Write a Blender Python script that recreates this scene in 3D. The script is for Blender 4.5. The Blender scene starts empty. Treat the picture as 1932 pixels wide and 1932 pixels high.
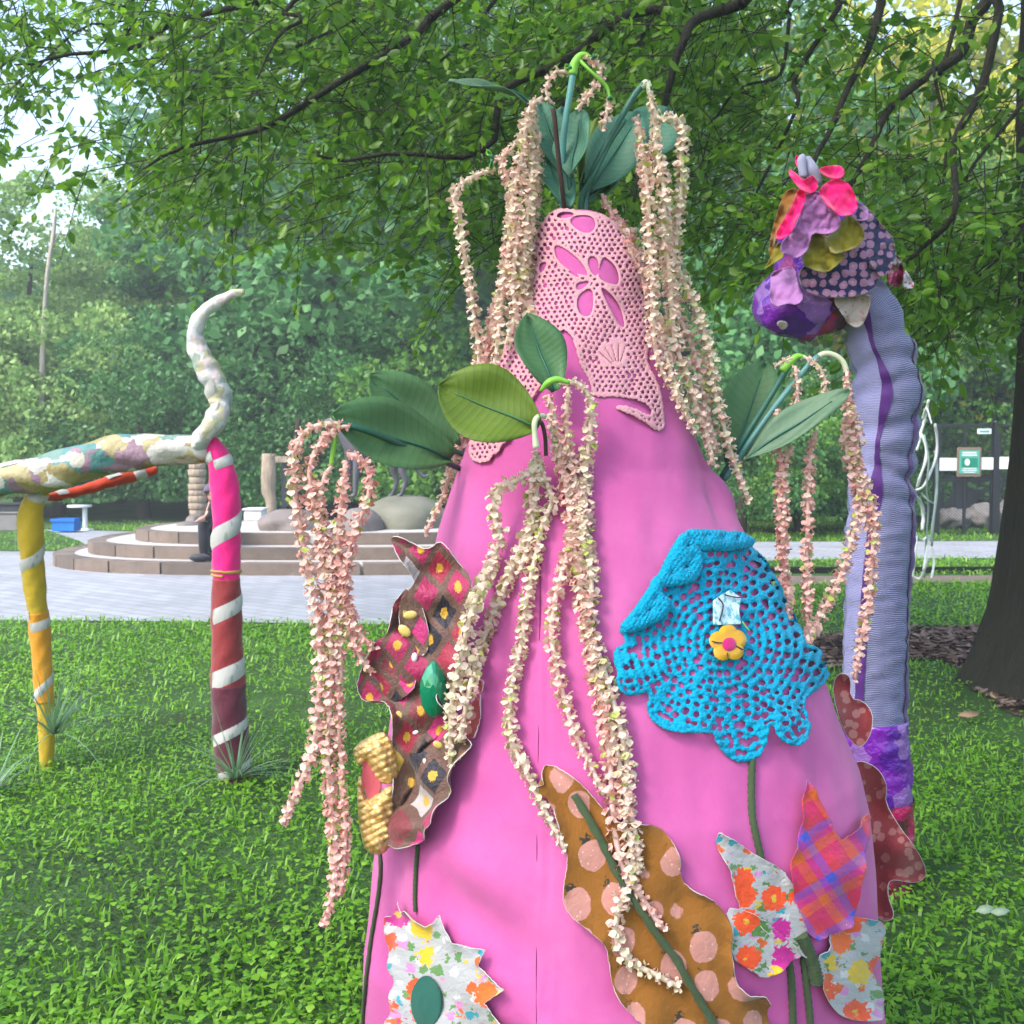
import bpy, bmesh, math, random
import numpy as np
from mathutils import Vector, Matrix, noise
from mathutils.bvhtree import BVHTree
R = math.radians
rng = np.random.default_rng(7)
random.seed(7)
SC = bpy.context.scene
COL = SC.collection

# ------------------------------------------------------------------ camera, sky, sun, exposure
EYE = Vector((0, 0, 1.5)); PITCH = R(3.07); FV = 2170.0      # FV: focal length in units of a 1932-wide picture
cam = bpy.data.cameras.new('camera'); cam_o = bpy.data.objects.new('camera', cam); COL.objects.link(cam_o)
cam_o.location = EYE; cam_o.rotation_euler = (R(90) - PITCH, 0, 0)
cam.sensor_width = 36; cam.lens = 36 * FV / 1932; cam.clip_start = .05; cam.clip_end = 3000
cam.dof.use_dof = True; cam.dof.focus_distance = 2.1; cam.dof.aperture_fstop = 14
SC.camera = cam_o
SUN_DIR = Vector((-.50, -.42, .76)).normalized()              # towards the sun: high on the left, behind the viewer
wd = bpy.data.worlds.new('World'); SC.world = wd; wd.use_nodes = True
nt = wd.node_tree; nt.nodes.clear()
sk = nt.nodes.new('ShaderNodeTexSky'); sk.sky_type = 'NISHITA'; sk.sun_disc = False
sk.sun_elevation = math.asin(SUN_DIR.z); sk.sun_rotation = math.atan2(SUN_DIR.x, SUN_DIR.y)
sk.air_density = 1.3; sk.dust_density = 2.5; sk.ozone_density = 1.2
bg = nt.nodes.new('ShaderNodeBackground'); bg.inputs[1].default_value = .15
wo = nt.nodes.new('ShaderNodeOutputWorld')
nt.links.new(sk.outputs[0], bg.inputs[0]); nt.links.new(bg.outputs[0], wo.inputs[0])
sun = bpy.data.lights.new('sun', 'SUN'); sun.energy = 1.5; sun.angle = R(16); sun.color = (1, .95, .86)
sun_o = bpy.data.objects.new('sun', sun); COL.objects.link(sun_o)
sun_o.rotation_euler = (-SUN_DIR).to_track_quat('-Z', 'Y').to_euler()
SC.view_settings.view_transform = 'Standard'; SC.view_settings.look = 'None'
SC.view_settings.gamma = 1; SC.view_settings.use_curve_mapping = False
SC.view_settings.exposure = 1.68
SC.cycles.use_denoising = True
SC.cycles.max_bounces = 7; SC.cycles.diffuse_bounces = 4; SC.cycles.glossy_bounces = 2; SC.cycles.transmission_bounces = 4
SC.cycles.transparent_max_bounces = 4; SC.cycles.caustics_reflective = False; SC.cycles.caustics_refractive = False
SC.cycles.sample_clamp_indirect = 6

# ------------------------------------------------------------------ helpers: space
cp, sp = math.cos(PITCH), math.sin(PITCH)
def ray(u, v):
    a, b = (u - 966) / FV, (966 - v) / FV
    return Vector((a, cp + b * sp, -sp + b * cp))
def P(u, v, Y):                      # the point seen at (u, v) that stands Y metres away
    d = ray(u, v); return EYE + d * (Y / d.y)
def G(u, v, z=0.):
    d = ray(u, v); return EYE + d * ((z - EYE.z) / d.z)

# ------------------------------------------------------------------ helpers: objects
def thing(name, label, cat, loc=(0, 0, 0), group=None, rz=0., s=1.):
    o = bpy.data.objects.new(name, None); COL.objects.link(o); o.empty_display_size = .1
    o.location = loc; o.rotation_euler = (0, 0, rz); o.scale = (s,) * 3 if not hasattr(s, '__len__') else s
    o['label'] = label; o['category'] = cat
    if group: o['group'] = group
    return o
def tag(o, label, cat, group=None):
    o['label'] = label; o['category'] = cat
    if group: o['group'] = group
    return o
def mesh(name, V, F, uv=None, smooth=True, attr=None):
    V = np.asarray(V, dtype=np.float32).reshape(-1, 3)
    me = bpy.data.meshes.new(name)
    if isinstance(F, np.ndarray):
        n, k = F.shape; idx = F.astype(np.int32).ravel()
        me.vertices.add(len(V)); me.vertices.foreach_set('co', V.ravel())
        me.loops.add(n * k); me.loops.foreach_set('vertex_index', idx)
        me.polygons.add(n); me.polygons.foreach_set('loop_start', np.arange(0, n * k, k, dtype=np.int32))
        me.update(calc_edges=True)
    else:
        me.from_pydata(V.tolist(), [], F); idx = None
    if uv is not None:
        uv = np.asarray(uv, dtype=np.float32).reshape(-1, 2)
        if idx is None:
            idx = np.zeros(len(me.loops), dtype=np.int32); me.loops.foreach_get('vertex_index', idx)
        l = me.uv_layers.new(name='UVMap'); l.data.foreach_set('uv', uv[idx].ravel())
    if attr is not None:
        a = me.attributes.new('tint', 'FLOAT', 'POINT'); a.data.foreach_set('value', np.asarray(attr, dtype=np.float32))
    if smooth: me.polygons.foreach_set('use_smooth', np.ones(len(me.polygons), dtype=bool))
    me.validate(); me.update()
    return me
def obj(name, me, mat, parent=None, local=False, kind=None):
    """links a mesh as an object; world-space verts keep their place under a parent unless local"""
    o = bpy.data.objects.new(name, me); COL.objects.link(o)
    if mat is not None and not me.materials:
        for m in (mat if isinstance(mat, (list, tuple)) else [mat]): me.materials.append(m)
    if parent:
        o.parent = parent
        if not local:
            w = Matrix.LocRotScale(parent.location, parent.rotation_euler, parent.scale) if parent.parent is None else Matrix()
            o.matrix_parent_inverse = w.inverted()
    if kind: o['kind'] = kind
    return o
def solid(o, t, off=-1, rim=0):
    m = o.modifiers.new('solid', 'SOLIDIFY'); m.thickness = t; m.offset = off; m.use_rim = True
    if rim: m.material_offset_rim = rim
    return o
def box(x0, x1, y0, y1, z0, z1, bev=0.):
    bm = bmesh.new(); bmesh.ops.create_cube(bm, size=1)
    for v in bm.verts:
        v.co = Vector(((x0 + x1) / 2 + v.co.x * (x1 - x0), (y0 + y1) / 2 + v.co.y * (y1 - y0), (z0 + z1) / 2 + v.co.z * (z1 - z0)))
    if bev: bmesh.ops.bevel(bm, geom=list(bm.edges), offset=bev, segments=2, affect='EDGES')
    me = bpy.data.meshes.new('box'); bm.to_mesh(me); bm.free(); return me
def cat_pts(pts, n, vals=None):
    """catmull-rom through pts, n samples even in arc length; vals are interpolated along"""
    p = np.array([list(q) for q in pts], dtype=float)
    q = np.vstack([2 * p[0] - p[1], p, 2 * p[-1] - p[-2]])
    out, par = [], []
    for i in range(len(p) - 1):
        a, b, c, d = q[i:i + 4]
        for t in np.linspace(0, 1, 12, endpoint=False):
            out.append(.5 * (2 * b + (c - a) * t + (2 * a - 5 * b + 4 * c - d) * t * t + (3 * b - a - 3 * c + d) * t ** 3)); par.append(i + t)
    out.append(p[-1]); par.append(len(p) - 1.)
    out = np.array(out); s = np.concatenate([[0], np.cumsum(np.linalg.norm(np.diff(out, axis=0), axis=1))])
    ss = np.linspace(0, s[-1], n)
    pos = np.stack([np.interp(ss, s, out[:, k]) for k in range(3)], 1); pr = np.interp(ss, s, par)
    if vals is None: return pos, s[-1]
    return pos, s[-1], np.interp(pr, np.arange(len(p)), vals)
def frames(pos):
    t = np.gradient(pos, axis=0); t /= np.linalg.norm(t, axis=1)[:, None] + 1e-12
    ref = np.array([0, -1., 0]) if abs(t[0, 1]) < .9 else np.array([1., 0, 0])
    n = ref - t[0] * ref.dot(t[0]); n /= np.linalg.norm(n); N = [n]
    for i in range(1, len(pos)):
        n = N[-1] - t[i] * N[-1].dot(t[i]); n /= np.linalg.norm(n) + 1e-12; N.append(n)
    N = np.array(N); return t, N, np.cross(t, N)
def tube(pts, rad, n=24, seg=8, name='tube', bump=None, cap=True, smooth=True):
    rad = rad if hasattr(rad, '__len__') else [rad] * len(pts)
    pos, L, r = cat_pts(pts, n, rad); t, N, B = frames(pos)
    a = np.linspace(0, 2 * np.pi, seg, endpoint=False)
    V = []; UV = []
    for i in range(n):
        for j, q in enumerate(a):
            rr = r[i] * (1 + (bump(i / (n - 1), q) if bump else 0))
            V.append(pos[i] + rr * (math.cos(q) * N[i] + math.sin(q) * B[i])); UV.append((j / seg, i / (n - 1) * L))
    F = [[i * seg + j, i * seg + (j + 1) % seg, (i + 1) * seg + (j + 1) % seg, (i + 1) * seg + j] for i in range(n - 1) for j in range(seg)]
    if cap:
        F.append(list(range(seg))[::-1]); F.append([(n - 1) * seg + j for j in range(seg)])
    return mesh(name, V, F, UV, smooth)
def join(parts):
    """several (V, F, uv) -> one"""
    V, F, U, o = [], [], [], 0
    for v, f, u in parts:
        V.append(v); F += [[i + o for i in q] for q in f]; U.append(u); o += len(v)
    return np.vstack(V), F, np.vstack(U)
def nz(u, v, k=.05, seed=0):       # cheap smooth 2-D noise, about -1..1
    r = np.random.default_rng(seed + 100); s = 0.
    for i in range(6):
        a = r.uniform(0, 2 * np.pi); f = k * r.uniform(.5, 1.8); s = s + np.sin(f * (u * np.cos(a) + v * np.sin(a)) + r.uniform(0, 6.3))
    return s / 3.2

# ------------------------------------------------------------------ helpers: materials
MATS = {}
class NT:
    def __init__(s, name):
        s.m = bpy.data.materials.new(name); s.m.use_nodes = True; s.t = s.m.node_tree; s.t.nodes.clear()
        s.out = s.t.nodes.new('ShaderNodeOutputMaterial')
    def n(s, typ, ins=None, **kw):
        nd = s.t.nodes.new(typ)
        for k, v in kw.items(): setattr(nd, k, v)
        for k, v in (ins or {}).items():
            sock = nd.inputs[k]
            if isinstance(v, bpy.types.NodeSocket): s.t.links.new(v, sock)
            else:
                if isinstance(v, tuple) and len(v) == 3 and sock.type == 'RGBA': v = (*v, 1)
                sock.default_value = v
        return nd
    def uv(s, scale=(1, 1, 1), rot=0.):
        t = s.n('ShaderNodeTexCoord'); return s.n('ShaderNodeMapping', {0: t.outputs['UV'], 'Scale': scale, 'Rotation': (0, 0, rot)}).outputs[0]
    def oc(s, scale=(1, 1, 1)):
        t = s.n('ShaderNodeTexCoord'); return s.n('ShaderNodeMapping', {0: t.outputs['Object'], 'Scale': scale}).outputs[0]
    def noise(s, vec, scale, detail=3, rough=.55, col=False):
        return s.n('ShaderNodeTexNoise', {'Vector': vec, 'Scale': scale, 'Detail': detail, 'Roughness': rough}).outputs[1 if col else 0]
    def math(s, op, a, b=0., c=None):
        i = {0: a, 1: b}
        if c is not None: i[2] = c
        return s.n('ShaderNodeMath', i, operation=op).outputs[0]
    def ramp(s, f, stops, interp='LINEAR'):
        r = s.n('ShaderNodeValToRGB', {0: f}); r.color_ramp.interpolation = interp; e = r.color_ramp.elements
        while len(e) < len(stops): e.new(.5)
        for q, (p, c) in zip(e, stops): q.position = p; q.color = (*c, 1) if hasattr(c, '__len__') else (c, c, c, 1)
        return r.outputs[0]
    def mix(s, f, a, b, blend='MIX'):
        nd = s.n('ShaderNodeMix', data_type='RGBA', blend_type=blend)
        for k, v in ((0, f), (6, a), (7, b)):
            if isinstance(v, bpy.types.NodeSocket): s.t.links.new(v, nd.inputs[k])
            else: nd.inputs[k].default_value = (*v, 1) if isinstance(v, tuple) and len(v) == 3 else v
        return nd.outputs[2]
    def bump(s, h, strength=.3, dist=.01):
        return s.n('ShaderNodeBump', {'Height': h, 'Strength': strength, 'Distance': dist}).outputs[0]
    def pbr(s, col, rough=.8, normal=None, metal=0., spec=.3, sheen=0., trans=0., coat=0.):
        b = s.n('ShaderNodeBsdfPrincipled', {'Base Color': col, 'Roughness': rough, 'Metallic': metal, 'Specular IOR Level': spec, 'Sheen Weight': sheen, 'Coat Weight': coat})
        if normal is not None: s.t.links.new(normal, b.inputs['Normal'])
        o = b.outputs[0]
        if trans:
            tr = s.n('ShaderNodeBsdfTranslucent', {'Color': col}); o = s.n('ShaderNodeMixShader', {0: trans, 1: o, 2: tr.outputs[0]}).outputs[0]
        s.t.links.new(o, s.out.inputs[0]); return s.m
def fabric(name, c, var=.25, rough=.85, weave=900., sheen=.25, bump=.25, spec=.25, wr=14.):
    t = NT(name); o = t.oc(); a = t.noise(o, 6., 4); c2 = tuple(x * (1 - var) for x in c)
    col = t.mix(a, c2, tuple(min(1, x * (1 + var * .6)) for x in c))
    w = t.noise(o, weave, 2); wri = t.noise(o, wr, 3)
    h = t.math('ADD', t.math('MULTIPLY', w, .12), wri)
    return t.pbr(col, rough, t.bump(h, bump, .012), spec=spec, sheen=sheen)
def leafmat(name, stops, rough=.45, trans=.35, spec=.5, scale=.6, coat=0.):
    t = NT(name); g = t.n('ShaderNodeNewGeometry').outputs['Random Per Island']
    n_ = t.noise(t.n('ShaderNodeNewGeometry').outputs['Position'], scale, 3)
    f = t.math('ADD', t.math('MULTIPLY', g, .55), t.math('MULTIPLY', n_, .5))
    return t.pbr(t.ramp(f, stops), rough, spec=spec, trans=trans, coat=coat)

M = {}
# cloth of the pink cone
t = NT('pink_cloth'); o = t.oc(); a = t.noise(o, 2.6, 5, .65); b = t.noise(o, 19, 4, .6)
c = t.ramp(a, [(.28, (.44, .068, .265)), (.5, (.53, .102, .325)), (.72, (.61, .155, .39))]); c = t.mix(t.math('MULTIPLY', b, .45), c, (.43, .045, .25)); c = t.mix(t.math('MULTIPLY', t.noise(o, 160, 3), .25), c, (.57, .14, .36))
w = t.noise(o, 800, 2); cr = t.noise(t.oc((1, 1, .45)), 34, 4, .6)
h = t.math('ADD', t.math('ADD', t.math('MULTIPLY', w, .10), t.math('MULTIPLY', cr, .22)), t.noise(o, 8, 3))
M['pink'] = t.pbr(c, .78, t.bump(h, .34, .012), spec=.22, sheen=.15)
M['seam'] = fabric('seam_thread', (.22, .015, .12))
M['lace'] = None
def yarn(name, c, sc, st=.6):
    t = NT(name); o = t.oc(); v = t.n('ShaderNodeTexVoronoi', {'Vector': o, 'Scale': sc}); n_ = t.noise(o, sc * 3, 3)
    h = t.math('ADD', t.math('MULTIPLY', v.outputs['Distance'], -1.), t.math('MULTIPLY', n_, .35))
    col = t.mix(t.noise(o, 9, 3), tuple(x * .72 for x in c), tuple(min(1, x * 1.15) for x in c)); col = t.mix(t.math('MULTIPLY', v.outputs['Distance'], .5), col, tuple(x * .55 for x in c))
    return t.pbr(col, .9, t.bump(h, st, .006), spec=.2, sheen=.08)
M['blue'] = yarn('blue_yarn', (.0, .37, .62), 170.)
M['lace'] = yarn('pale_pink_crochet', (.74, .36, .43), 420., .3)
M['yarn'] = fabric('green_yarn', (.055, .085, .04), .3, .95, 500, .1, .7)
M['greenfelt'] = fabric('green_felt', (.01, .09, .07), .2)
M['white_cloth'] = fabric('white_cloth_edge', (.58, .55, .54), .2)
# prints
def floral():
    t = NT('floral_print'); u = t.uv(); jit = t.noise(u, 9., 2, col=True)
    p = t.mix(.16, u, jit, 'ADD')
    v = t.n('ShaderNodeTexVoronoi', {'Vector': p, 'Scale': 2.0, 'Randomness': .9}); d, c = v.outputs['Distance'], v.outputs['Color']
    k = t.n('ShaderNodeSeparateColor', {0: c}).outputs[0]
    hue = t.ramp(k, [(0, (.70, .07, .015)), (.28, (.62, .40, .02)), (.45, (.45, .01, .22)), (.58, (.08, .20, .05)), (.72, (.72, .12, .02)), (.84, (.02, .28, .36)), (.92, (.60, .03, .02))], 'CONSTANT')
    inn = t.ramp(t.math('ADD', d, t.math('MULTIPLY', t.math('SUBTRACT', t.noise(u, 14., 2), .5), .45)), [(0, 1.), (.46, 1.), (.49, 0.)]); core = t.ramp(d, [(0, 1.), (.10, 1.), (.14, 0.)])
    v2 = t.n('ShaderNodeTexVoronoi', {'Vector': t.mix(.2, u, jit, 'ADD'), 'Scale': 4.6}); g2 = t.ramp(v2.outputs['Distance'], [(0, 1.), (.40, 1.), (.44, 0.)])
    k2 = t.n('ShaderNodeSeparateColor', {0: v2.outputs['Color']}).outputs[1]
    small = t.ramp(k2, [(0, (.52, .50, .52)), (.22, (.10, .22, .07)), (.42, (.50, .20, .42)), (.58, (.03, .26, .34)), (.70, (.08, .18, .05)), (.82, (.55, .10, .02)), (.92, (.50, .36, .04))], 'CONSTANT')
    base = t.mix(g2, (.36, .36, .38), small); base = t.mix(inn, base, hue); base = t.mix(core, base, (.60, .38, .03))
    return t.pbr(base, .8, t.bump(t.noise(u, 8, 3), .3, .01), sheen=.2)
M['floral'] = floral()
def strawberry():
    t = NT('strawberry_print'); u = t.uv((1, .80, 1), R(-20)); u = t.mix(.10, u, t.noise(u, 5., 2, col=True), 'ADD'); v = t.n('ShaderNodeTexVoronoi', {'Vector': u, 'Scale': 1.5, 'Randomness': .5})
    jit = t.n('ShaderNodeTexVoronoi', {'Vector': t.n('ShaderNodeMapping', {0: u, 'Location': (.03, -.25, 0)}).outputs[0], 'Scale': 1.5, 'Randomness': .5})
    lf = t.math('ADD', jit.outputs['Distance'], t.math('MULTIPLY', t.noise(u, 22., 2), .5))
    base = t.mix(t.ramp(lf, [(0, 1.), (.37, 1.), (.39, 0.)]), (.22, .083, .008), (.025, .024, .018))
    dots = t.n('ShaderNodeTexVoronoi', {'Vector': u, 'Scale': 11., 'Randomness': .5})
    berry = t.mix(t.ramp(dots.outputs['Distance'], [(0, 1.), (.16, 1.), (.22, 0.)]), (.44, .20, .17), (.56, .36, .32))
    c = t.mix(t.ramp(v.outputs['Distance'], [(0, 1.), (.36, 1.), (.375, 0.)]), base, berry)
    return t.pbr(c, .8, t.bump(t.noise(u, 7, 3), .3, .01), sheen=.2)
M['strawberry'] = strawberry()
def diamonds():
    t = NT('diamond_print'); u = t.uv((1, .72, 1), R(-8)); u = t.mix(.10, u, t.noise(u, 3., 2, col=True), 'ADD'); s = t.n('ShaderNodeSeparateXYZ', {0: u})
    a = t.math('MULTIPLY', t.math('ADD', s.outputs[0], s.outputs[1]), 1.2); b = t.math('MULTIPLY', t.math('SUBTRACT', s.outputs[0], s.outputs[1]), 1.2)
    fa, fb = t.math('FRACT', a), t.math('FRACT', b)
    cell = t.n('ShaderNodeCombineXYZ', {0: t.math('FLOOR', a), 1: t.math('FLOOR', b)}).outputs[0]
    k = t.n('ShaderNodeTexWhiteNoise', {'Vector': cell}).outputs[0]
    da, db = t.math('ABSOLUTE', t.math('SUBTRACT', fa, .5)), t.math('ABSOLUTE', t.math('SUBTRACT', fb, .5))
    ins = t.math('LESS_THAN', t.math('MAXIMUM', da, db), .38)
    fill = t.ramp(k, [(0, (.34, .008, .08)), (.26, (.012, .008, .02)), (.42, (.48, .02, .16)), (.56, (.17, .02, .03)), (.72, (.42, .27, .04)), (.80, (.40, .36, .36)), (.85, (.30, .008, .04)), (.94, (.10, .05, .03))], 'CONSTANT')
    base = t.mix(t.noise(u, 6, 3), (.085, .032, .026), (.15, .072, .052))
    c = t.mix(ins, base, fill)
    n1 = t.math('MULTIPLY', t.noise(u, 30, 2), .22)
    rr = t.math('ADD', t.math('SQRT', t.math('ADD', t.math('MULTIPLY', da, da), t.math('MULTIPLY', db, db))), n1)
    kk = t.n('ShaderNodeTexWhiteNoise', {'Vector': t.n('ShaderNodeVectorMath', {0: cell, 1: (7.3, 2.1, 4.)}).outputs[0]}).outputs[0]
    c = t.mix(t.math('MULTIPLY', t.math('LESS_THAN', rr, .27), t.math('LESS_THAN', kk, .38)), c, (.55, .30, .02))
    return t.pbr(c, .55, t.bump(t.noise(u, 12, 3), .4, .01), spec=.5, sheen=.2)
M['diamond'] = diamonds()
def plaid():
    t = NT('plaid_cloth'); u = t.uv((1, 1, 1), R(-33)); s = t.n('ShaderNodeSeparateXYZ', {0: u})
    def bands(x, off):
        f = t.math('FRACT', t.math('ADD', t.math('MULTIPLY', x, 1.15), off))
        return t.ramp(f, [(0, (.55, .01, .10)), (.26, (.62, .10, .015)), (.48, (.45, .02, .28)), (.62, (.05, .07, .50)), (.80, (.58, .02, .05))], 'CONSTANT')
    c = t.mix(.5, bands(s.outputs[0], .1), bands(s.outputs[1], .35))
    return t.pbr(c, .8, t.bump(t.noise(u, 9, 3), .25, .01), sheen=.2)
M['plaid'] = plaid()
def dotted(name, base, dot, scale, thr, rnd=1., rough=.8, core=None):
    t = NT(name); u = t.uv(); v = t.n('ShaderNodeTexVoronoi', {'Vector': t.mix(.06, u, t.noise(u, 14, 2, col=True), 'ADD'), 'Scale': scale, 'Randomness': rnd})
    c = t.mix(t.ramp(v.outputs['Distance'], [(0, 1.), (thr, 1.), (thr + .05, 0.)]), base, dot)
    if core: c = t.mix(t.ramp(v.outputs['Distance'], [(0, 1.), (.08, 1.), (.16, 0.)]), c, core)
    return t.pbr(c, rough, t.bump(t.noise(u, 7, 3), .3, .01), sheen=.2)
M['rosecloth'] = dotted('rose_spotted_cloth', (.30, .05, .055), (.46, .19, .17), 4.5, .36)
M['navyfloral'] = dotted('navy_floral_cloth', (.018, .02, .085), (.42, .19, .34), 5.6, .42, .5, core=(.55, .33, .30))
M['beigefloral'] = dotted('beige_floral_cloth', (.40, .33, .30), (.40, .08, .08), 6., .17)
M['whitefloral'] = dotted('white_floral_cloth', (.62, .58, .66), (.55, .06, .08), 6., .25)
t = NT('gold_sequins'); u = t.uv(); v = t.n('ShaderNodeTexVoronoi', {'Vector': u, 'Scale': 13.})
M['gold'] = t.pbr(t.mix(v.outputs['Distance'], (.92, .66, .30), (.52, .28, .07)), .42, t.bump(v.outputs['Distance'], .4, .008), metal=.35, spec=.6)
t = NT('green_gem'); M['gem'] = t.pbr((.0, .22, .11), .12, metal=.3, spec=.8, coat=.6)
t = NT('button_orange'); M['button'] = t.pbr(t.mix(t.noise(t.oc(), 60, 3), (.62, .26, .01), (.70, .40, .03)), .35, spec=.5)
M['button_core'] = fabric('button_core', (.55, .01, .16), .1, .4)
t = NT('pale_tile'); M['tile'] = t.pbr(t.ramp(t.noise(t.oc(), 90, 3), [(.4, (.10, .40, .48)), (.5, (.50, .66, .74)), (.7, (.66, .74, .80))]), .25, spec=.6)
M['ink'] = fabric('dark_outline', (.02, .02, .03), .1, .5)
# artificial flowers
t = NT('tassel_petal'); at = t.n('ShaderNodeAttribute', attribute_name='tint').outputs['Fac']; g = t.n('ShaderNodeNewGeometry').outputs['Random Per Island']
f = t.math('ADD', at, t.math('MULTIPLY', t.math('SUBTRACT', g, .5), .5))
M['petal'] = t.pbr(t.ramp(f, [(0, (.84, .42, .38)), (.3, (.88, .60, .54)), (.55, (.84, .69, .58)), (.80, (.74, .68, .48)), (.95, (.46, .56, .12))]), .6, spec=.35, trans=.3)
M['stem'] = fabric('plastic_stem', (.02, .12, .08), .3, .45, 300, 0, .2, .5)
M['stem_light'] = fabric('pale_plastic_stem', (.10, .28, .27), .25, .45, 300, 0, .2, .5)
M['stem_cap'] = fabric('lime_stem_cap', (.22, .52, .05), .2, .5, 300, 0, .2, .5)
M['stem_cream'] = fabric('cream_stem', (.55, .58, .40), .2, .5, 300, 0, .2, .5)
def silkleaf(name, c1, c2, rib):
    t = NT(name); u = t.uv(); s = t.n('ShaderNodeSeparateXYZ', {0: u}); x = t.math('ABSOLUTE', s.outputs[0])
    vein = t.n('ShaderNodeTexWave', {'Vector': t.n('ShaderNodeCombineXYZ', {0: t.math('SUBTRACT', s.outputs[1], t.math('MULTIPLY', x, .35)), 1: 0.}).outputs[0], 'Scale': 1.5, 'Distortion': 1.5}, wave_type='BANDS').outputs[1]
    c = t.mix(t.noise(t.oc(), 18, 3), c1, c2); c = t.mix(t.math('MULTIPLY', t.ramp(vein, [(.9, 0.), (1., 1.)]), .5), c, rib)
    return t.pbr(c, .55, t.bump(t.math('ADD', vein, t.math('MULTIPLY', t.noise(t.oc(), 300, 2), .8)), .10, .003), spec=.4, trans=.18)
M['leaf_teal'] = silkleaf('silk_leaf_blue_green', (.055, .17, .11), (.10, .26, .175), (.13, .30, .22))
M['leaf_green'] = silkleaf('silk_leaf_green', (.06, .16, .055), (.11, .24, .10), (.05, .13, .06))
M['leaf_olive'] = silkleaf('silk_leaf_olive', (.10, .17, .012), (.15, .23, .02), (.06, .10, .03))
M['leaf_grey'] = silkleaf('silk_leaf_grey_green', (.12, .22, .13), (.17, .28, .18), (.12, .22, .14))
M['bark_dark'] = fabric('dark_twig', (.06, .035, .03), .4, .8, 80, 0, .5)

# ------------------------------------------------------------------ helpers: sheets cut from a field and laid on a surface
def sdf(poly, U, Vv):
    p = np.array(poly, float); q = np.roll(p, -1, 0); d = np.full(U.shape, 1e9); ins = np.zeros(U.shape, bool)
    for (ax, ay), (bx, by) in zip(p, q):
        ex, ey = bx - ax, by - ay; wx, wy = U - ax, Vv - ay
        tt = np.clip((wx * ex + wy * ey) / (ex * ex + ey * ey + 1e-9), 0, 1)
        d = np.minimum(d, np.hypot(wx - ex * tt, wy - ey * tt))
        if ay != by: ins ^= ((ay > Vv) != (by > Vv)) & (U < ex * (Vv - ay) / (by - ay) + ax)
    return np.where(ins, d, -d)
def chaikin(p, n=1):
    p = np.array(p, float)
    for _ in range(n):
        q = np.roll(p, -1, 0); p = np.stack([.75 * p + .25 * q, .25 * p + .75 * q], 1).reshape(-1, 2)
    return p
def cut(field, bbox, step):
    """marching squares: points (u, v), their field value and polygons covering field > 0"""
    us = np.arange(bbox[0], bbox[2] + step, step); vs = np.arange(bbox[1], bbox[3] + step, step)
    U, Vv = np.meshgrid(us, vs); Fd = field(U, Vv); Fd = np.where(np.abs(Fd) < 1e-6, 1e-6, Fd)
    ids, pts, fl, faces = {}, [], [], []
    def vert(key, u, v, f):
        k = ids.get(key)
        if k is None: k = ids[key] = len(pts); pts.append((u, v)); fl.append(f)
        return k
    ny, nx = Fd.shape; any_in = (Fd[:-1, :-1] > 0) | (Fd[1:, :-1] > 0) | (Fd[:-1, 1:] > 0) | (Fd[1:, 1:] > 0)
    for j, i in np.argwhere(any_in):
        cs = [(j, i), (j + 1, i), (j + 1, i + 1), (j, i + 1)]; poly = []
        for k in range(4):
            a, b = cs[k], cs[(k + 1) % 4]; fa, fb = Fd[a], Fd[b]
            if fa > 0: poly.append(vert(a, us[a[1]], vs[a[0]], fa))
            if (fa > 0) != (fb > 0):
                tt = fa / (fa - fb); lo, hi = min(a, b), max(a, b)
                poly.append(vert((lo, hi), us[a[1]] + (us[b[1]] - us[a[1]]) * tt, vs[a[0]] + (vs[b[0]] - vs[a[0]]) * tt, 0.))
        if len(poly) >= 3: faces.append(poly)
    return np.array(pts), np.array(fl), faces
def sheet(name, field, bbox, step, place, mat, parent, t=.003, uvs=100., rim=0, flat=False):
    pts, fl, faces = cut(field, bbox, step)
    V = [place(u, v, f) for (u, v), f in zip(pts, fl)]
    o = obj(name, mesh(name, [list(q) for q in V], faces, pts * [1 / uvs, -1 / uvs], not flat), mat, parent)
    if t: solid(o, t, 1, rim)
    return o
def polyf(poly, sm=1):
    p = chaikin(poly, sm) if sm else np.array(poly, float)
    b = (p[:, 0].min() - 4, p[:, 1].min() - 4, p[:, 0].max() + 4, p[:, 1].max() + 4)
    return (lambda U, W: sdf(p, U, W)), b

# ------------------------------------------------------------------ setting: ground
t = NT('lawn_soil'); o = t.n('ShaderNodeNewGeometry').outputs['Position']
c = t.ramp(t.noise(o, 1.3, 5), [(.3, (.022, .06, .014)), (.55, (.04, .12, .02)), (.75, (.07, .16, .03))])
c = t.mix(t.math('MULTIPLY', t.noise(o, 30, 4), .4), c, (.06, .05, .03)); M['lawn'] = t.pbr(c, .9, t.bump(t.noise(o, 40, 4), .8, .05))
t = NT('plaza_pavers'); o = t.n('ShaderNodeNewGeometry').outputs['Position']
br = t.n('ShaderNodeTexBrick', {'Vector': t.n('ShaderNodeMapping', {0: o, 'Rotation': (0, 0, R(38))}).outputs[0], 'Color1': (.35, .36, .41), 'Color2': (.24, .25, .29), 'Mortar': (.16, .15, .15), 'Scale': 1., 'Mortar Size': .012, 'Brick Width': .34, 'Row Height': .17}, offset=.5)
c = t.mix(t.math('MULTIPLY', t.noise(o, .9, 4), .5), br.outputs[0], (.40, .41, .45))
M['plaza'] = t.pbr(c, t.ramp(t.noise(o, 1.6, 4), [(.3, .42), (.7, .62)]), t.bump(br.outputs[1], -.5, .01), spec=.6)
t = NT('mulch'); o = t.n('ShaderNodeNewGeometry').outputs['Position']
M['mulch'] = t.pbr(t.ramp(t.noise(o, 18, 5), [(.3, (.03, .02, .015)), (.6, (.11, .07, .055)), (.8, (.22, .16, .13))]), .9, t.bump(t.noise(o, 30, 4), 1., .05))
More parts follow.
